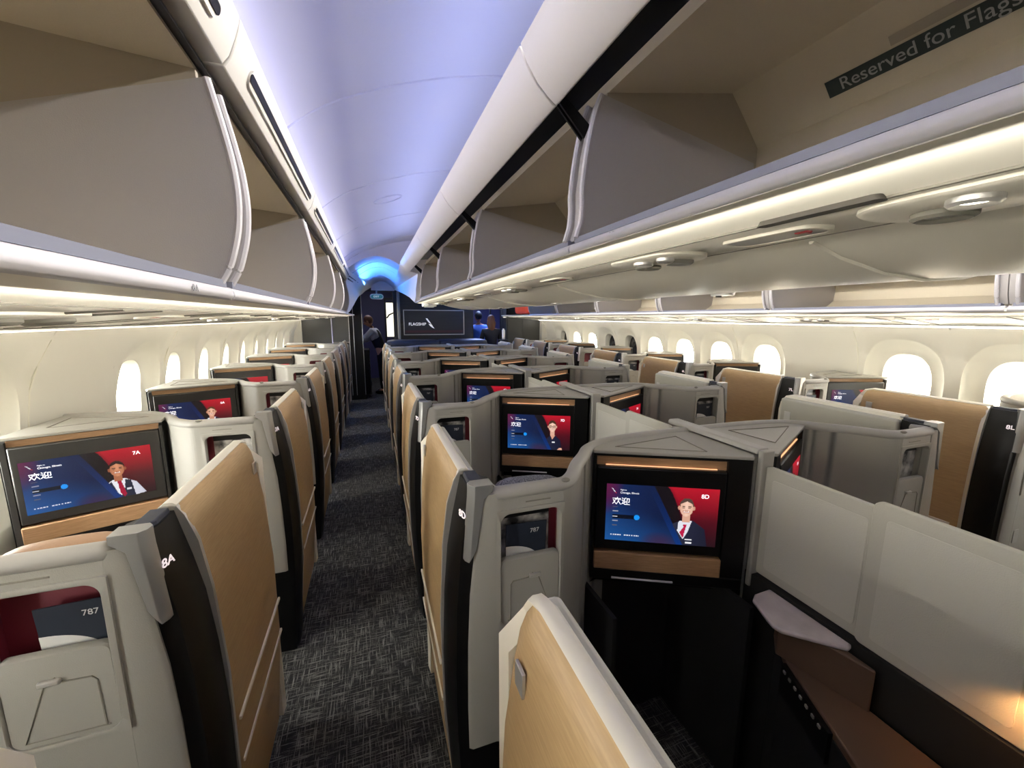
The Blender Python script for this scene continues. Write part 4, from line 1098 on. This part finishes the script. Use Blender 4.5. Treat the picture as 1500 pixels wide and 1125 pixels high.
# dark leather topped console in front of the first centre suites
t = thing('front_console', 'low dark navy leather topped console below the FLAGSHIP sign', 'console', (0, 8.30, 0))
mb = MB(); mb.box((.02, 0, .6), (2.0, .55, 1.18)); mb.build('body', M['mattblack'], t, bevel=.02)
mb = MB()
mb.ell((-.47, 0, 1.2), (.52, .28, .085), p=.4, nu=24); mb.ell((.50, 0, 1.2), (.52, .28, .085), p=.4, nu=24); mb.build('leather_top', M['navy'], t, smooth=80)

# galley and door area beyond
for nm_, c_, d_ in (('wall_galley_left', (-1.9, 10.6, 1.2), (.1, 3.2, 2.6)), ('wall_galley_far', (-.2, 12.2, 1.3), (6, .1, 2.8)), ('ceiling_galley', (0, 10.6, 2.62), (6, 3.4, .05))):
    mb = MB(); mb.box(c_, d_); tag(mb.build(nm_, M['galley'], smooth=0), kind='structure')
for x in (-.62, .85, 2.6):
    mb = MB(); mb.box((x, 10.7, 1.2), (.1, 2.9, 2.6)); tag(mb.build('wall_galley_side', M['darkframe'], smooth=0), kind='structure')
area('galley_ceiling_light', (-1.25, 10.2, 2.58), (0, 0, -1), .3, 1.0, 9, (.85, .86, 1.0))
area('galley_blue_light', (1.35, 9.9, 2.58), (0, 0, -1), .4, 1.0, 60, (.42, .54, 1.0))
# bright doorway beside the galley
t = thing('galley_doorway', 'bright sunlit narrow doorway in the galley beyond the left aisle', 'doorway', (-.80, 10.2, 0))
mb = MB()
for a, b, c, d in ((-.14, -.11, .6, 2.15), (.11, .14, .6, 2.15), (-.14, .14, 2.12, 2.18)): mb.box(((a+b)/2, 0, (c+d)/2), (b-a, .06, d-c))
mb.build('frame', M['darkframe'], t, smooth=0)
mb = MB(); mb.box((0, .01, 1.66), (.19, .02, .80)); mb.build('daylit_opening', mat('daylit_view', (250, 246, 226), .5, emis=(255, 250, 228), es=1.0), t, smooth=0)
mb = MB(); mb.tube([(-.09, -.01, 1.70), (-.03, -.02, 1.78), (.08, -.02, 1.83)], .018); mb.build('door_hinge_arm', M['darkframe'], t)
# exit sign
t = thing('exit_sign', 'oval pale rimmed exit sign hanging over the left aisle opening', 'exit sign', (-1.12, 8.75, 2.13))
pts = rrect(.26, .105, .052, 8)
mb = MB(); mb.loft([[(a, 0, b) for a, b in pts], [(a, .03, b) for a, b in pts]]); mb.build('sign_rim', M['silver'], t)
mb = MB(); mb.loft([[(a*.86, -.004, b*.72) for a, b in pts], [(a*.86, .0, b*.72) for a, b in pts]]); mb.build('sign_face', M['exitg'], t)
text_obj('EXIT', .055, M['whitetext'], t, frame4((-.062, -.006, 0), (1, 0, 0), (0, 0, 1)), 'exit_lettering')
mb = MB(); mb.box((0, .015, .085), (.03, .02, .08)); mb.build('hanger', M['cap'], t)
# galley cart with silver frame
t = thing('galley_cart', 'dark galley cart with thin silver edges beside the crew member in the left aisle', 'cart', (-1.45, 9.45, 0))
mb = MB(); mb.box((0, 0, .55), (.26, .6, .96)); mb.build('cart_body', M['black'], t, bevel=.01)
for sx, sy in ((-1, -1), (1, -1), (1, 1), (-1, 1)):
    mb = MB(); mb.tube([(sx*.133, sy*.303, .08), (sx*.133, sy*.303, 1.03)], .007); mb.build('edge_rail', M['chrome'], t)
    mb = MB(); mb.cyl((sx*.1, sy*.25, .035), .035, .025, 'X', n=14); mb.build('wheel', M['seam'], t)
mb = MB(); mb.tube([(.11, -.30, .06), (.15, -.34, .30), (.10, -.33, .62), (.13, -.32, .95)], .006); mb.build('strap', M['chrome'], t)
# orange blanket bundle in the furthest right bin
mb = MB(); mb.ell((1.80, 7.80, 1.935), (.17, .46, .135), p=.35, nu=28, nv=16)
for i, v in enumerate(mb.v): mb.v[i] = (v[0]+.012*math.sin(v[1]*40), v[1], v[2]+.008*math.sin(v[1]*52+v[2]*30))
tag(mb.build('folded_blanket', M['orange'], smooth=80), 'orange folded bundle in the furthest right window side overhead bin', 'blanket')
# water bottle like cylinders on the last right suite
mb = MB(); mb.cyl((1.42, 8.3, 1.36), .035, .20, n=18); mb.cyl((1.42, 8.3, 1.475), .018, .03, n=14)
tag(mb.build('flask', M['silver'], bevel=.004), 'silver cylindrical flask standing at the front right of the centre console', 'flask')
mb = MB(); mb.cyl((1.42, 8.3, .63), .12, 1.255, n=20); tag(mb.build('stand', M['mattblack']), 'black round stand under the silver flask', 'stand')

# ------------------------------------------------------------------ people
def skin_body(name, chains, m, parent, root=0, sub=2):
    """chains: list of lists of (x, y, z, r); chains that start at an existing point are joined there"""
    vs, es, rs, idx = [], [], [], {}
    for ch in chains:
        prev = None
        for (x, y, z, r) in ch:
            k = (round(x, 3), round(y, 3), round(z, 3))
            if k not in idx: idx[k] = len(vs); vs.append((x, y, z)); rs.append(r)
            i = idx[k]
            if prev is not None and prev != i: es.append((prev, i))
            prev = i
    me = bpy.data.meshes.new(name); me.from_pydata(vs, es, []); me.materials.append(m)
    o = bpy.data.objects.new(name, me); COL.objects.link(o); o.parent = parent
    sk = o.modifiers.new('skin', 'SKIN'); sk.use_smooth_shade = True
    if not me.skin_vertices: me.attributes.new  # layer is made by the modifier
    layer = me.skin_vertices[0].data if me.skin_vertices else None
    if layer is None:
        bm = bmesh.new(); bm.from_mesh(me); bm.verts.layers.skin.verify(); bm.to_mesh(me); bm.free(); layer = me.skin_vertices[0].data
    for i, d in enumerate(layer): d.radius = (rs[i], rs[i]*.86); d.use_root = (i == root)
    ss = o.modifiers.new('sub', 'SUBSURF'); ss.levels = sub; ss.render_levels = sub
    return o
def person(label, loc, rz, lean, skinm, hairm, topm, botm, hairlen, arms, h=1.75, vest=None):
    t = thing('person', label, 'person', loc, rz=R(rz))
    k = h/1.75; LN = lean
    def P(x, y, z, r): 
        zz = z*k
        if z > .95: dyy = (z-.95)*math.sin(R(LN)); zz = (.95+(z-.95)*math.cos(R(LN)))*k; y = y+dyy
        return (x*k, y*k, zz, r*k)
    sh, hip = 1.42, .95
    pel = P(0, 0, hip, .13)
    body = [[pel, P(0, .01, 1.10, .115), P(0, .01, 1.25, .135), P(0, 0, 1.38, .125), P(0, 0, 1.47, .06), P(0, .01, 1.53, .052)]]
    hands = []
    for sx in (-1, 1):
        a = arms[0 if sx < 0 else 1]
        s = P(sx*.17, 0, 1.41, .062)
        body.append([P(0, 0, 1.38, .125), s, (s[0]+a[0][0], s[1]+a[0][1], s[2]+a[0][2], .046), (s[0]+a[1][0], s[1]+a[1][1], s[2]+a[1][2], .034)])
        hands.append((s, a))
        body.append([pel, P(sx*.09, 0, .88, .095), P(sx*.10, .01, .50, .062), P(sx*.10, -.01, .10, .042), P(sx*.10, .10, .035, .038)])
    b = skin_body('body', body, skinm, t)
    # clothing follows the same skeleton, a little larger
    top = [[P(0, 0, hip-.02, .142), P(0, .01, 1.10, .130), P(0, .01, 1.25, .150), P(0, 0, 1.38, .140), P(0, 0, 1.455, .075)]]
    for i, (s, a) in enumerate(hands):
        top.append([P(0, 0, 1.38, .140), (s[0], s[1], s[2], .075*k), (s[0]+a[0][0], s[1]+a[0][1], s[2]+a[0][2], .056), (s[0]+a[1][0]*.93+a[0][0]*.07, s[1]+a[1][1]*.93+a[0][1]*.07, s[2]+a[1][2]*.93+a[0][2]*.07, .042)])
    skin_body('shirt', top, topm, t)
    if vest:
        skin_body('waistcoat', [[P(0, 0, hip-.03, .150), P(0, .01, 1.10, .140), P(0, .01, 1.25, .160), P(0, 0, 1.37, .146), P(0, 0, 1.43, .10)]], vest, t)
    bot = [[P(0, 0, hip+.04, .150), P(0, 0, hip, .150)]]
    for sx in (-1, 1): bot.append([P(0, 0, hip, .150), P(sx*.09, 0, .86, .108), P(sx*.10, .01, .50, .075), P(sx*.10, -.01, .09, .058)])
    skin_body('trousers', bot, botm, t)
    for sx in (-1, 1):
        mb = MB(); mb.ell((sx*.10*k, .05*k, .04), (.048, .13, .045), p=.8); mb.build('shoe', M['black'], t, smooth=80)
    # hands with five fingers
    for s, a in hands:
        w = Vector((s[0]+a[1][0], s[1]+a[1][1], s[2]+a[1][2])); d = (Vector(a[1])-Vector(a[0])).normalized()
        side = d.cross(Vector((0, 0, 1))); side = side.normalized() if side.length > .1 else Vector((1, 0, 0))
        upv = side.cross(d)
        mb = MB()
        mb.tube([w, w+d*.04, w+d*.085], .03, n=10, rs=[.022, .034, .030], sq=(1, .5))
        for i, (o_, ln) in enumerate(((-.028, .062), (-.010, .072), (.009, .068), (.026, .054))):
            q = w+d*.08+side*o_; mb.tube([q, q+d*ln*.5-upv*.006, q+d*ln*.8-upv*.022, q+d*ln-upv*.034], .009, n=7, rs=[.0095, .009, .008, .006])
        q = w+d*.03-side*.026; mb.tube([q, q-side*.024+d*.024, q-side*.030+d*.052-upv*.01], .010, n=7, rs=[.012, .010, .007])
        mb.build('hand', skinm, b, smooth=80)
    # head
    hp = P(0, .015, 1.635, 1); H = Vector(hp[:3]); tilt = R(LN*.8+8 if LN else 0)
    Rm = Matrix.Rotation(-tilt, 3, 'X')
    def hx(v): return Rm @ (v-H)+H
    mb = MB(); mb.ell(H, (.075*k, .094*k, .112*k), nu=24, nv=18)
    vv = []
    for x, y, z in mb.v:
        l = (z-H.z)/(.112*k)
        if l < 0: x = H.x+(x-H.x)*(1+.22*l); y = y+.012*(-l)
        vv.append((x, y, z))
    mb.v = vv
    mb.ell(H+Vector((0, .098*k, -.012*k)), (.012, .02, .026), nu=10, nv=8)
    for sx in (-1, 1): mb.ell(H+Vector((sx*.076*k, .0, -.005)), (.010, .022, .032), nu=10, nv=8)
    mb.xf(hx); hd = mb.build('head', skinm, b, smooth=80)
    mb = MB()
    for sx in (-1, 1): mb.ell(H+Vector((sx*.030*k, .088*k, .012*k)), (.012, .006, .007), nu=10, nv=6)
    mb.xf(hx); mb.build('eyes', M['white'], hd)
    mb = MB(); mb.ell(H+Vector((0, .086*k, -.052*k)), (.024, .008, .006), nu=10, nv=6); mb.xf(hx); mb.build('mouth', M['maroon'], hd)
    mb = MB(); mb.ell(H+Vector((0, -.014*k, .022*k)), (.084*k, .098*k, .108*k), nu=28, nv=18)
    vv = []
    for x, y, z in mb.v:
        if z < H.z-.02 and y > H.y: z = H.z-.02; y = H.y
        if hairlen > .1 and z < H.z: z = H.z-(H.z-z)*hairlen/.09; x = H.x+(x-H.x)*1.28+.006*math.sin(z*90+x*120); y = y-.02
        vv.append((x, y, z))
    mb.v = vv; mb.xf(hx); mb.build('hair', hairm, b, smooth=80)
    return t
person('person in white shirt and dark waistcoat leaning left beyond the left aisle', (-1.04, 9.62, 0), 75, 22, M['skin'], M['hairr'], M['shirtw'], M['darkcloth'], .05,
       [((-.04, .20, -.20), (.02, .42, -.22)), ((.05, .20, -.22), (.0, .42, -.24))], 1.80, M['darkcloth'])
person('person in a light blue shirt seen from behind, right of the FLAGSHIP sign', (1.21, 9.50, 0), 8, 5, M['skin'], M['hairk'], M['shirtb'], M['darkcloth'], .05,
       [((-.07, .10, -.26), (-.03, .26, -.42)), ((.07, .10, -.26), (.03, .26, -.42))], 1.86)
person('person with long brown hair and a black top, right of the person in blue', (1.31, 8.86, 0), -5, 0, M['skin'], M['hairb'], M['darkcloth'], M['darkcloth'], .30,
       [((-.06, .06, -.28), (-.02, .22, -.44)), ((.06, .06, -.28), (.02, .22, -.44))], 1.77)
# dark curtain beside them
mb = MB(); rings = []
for z in (.05, 1.0, 2.25):
    rings.append([(1.40+.13*i/23, 9.3+.35*i/23+.018*math.sin(i*1.3), z) for i in range(24)])
mb.loft(rings, close=False); c = mb.build('curtain', M['darkcloth'], smooth=60); tag(c, 'black curtain hanging in the right aisle opening', 'curtain')
sl = c.modifiers.new('solid', 'SOLIDIFY'); sl.thickness = .006

# ------------------------------------------------------------------ outside
t = thing('terminal_building', 'pale terminal building with brown door seen through the nearest right window', 'building', (9.5, 1.5, -3.5))
mb = MB(); mb.box((0, 2, 4), (.5, 14, 10)); mb.build('facade', M['terminal'], t, smooth=0)
mb = MB()
for i in range(5): mb.box((-.3, -4+i*2.6, 5.2), (.12, .9, 2.6))
mb.build('doors', M['wood'], t, smooth=0)
mb = MB(); mb.box((15, 3, -3.6), (60, 80, .1)); mb.box((-22, 3, -3.6), (36, 80, .1)); tag(mb.build('apron_ground', M['ground'], smooth=0), kind='structure')
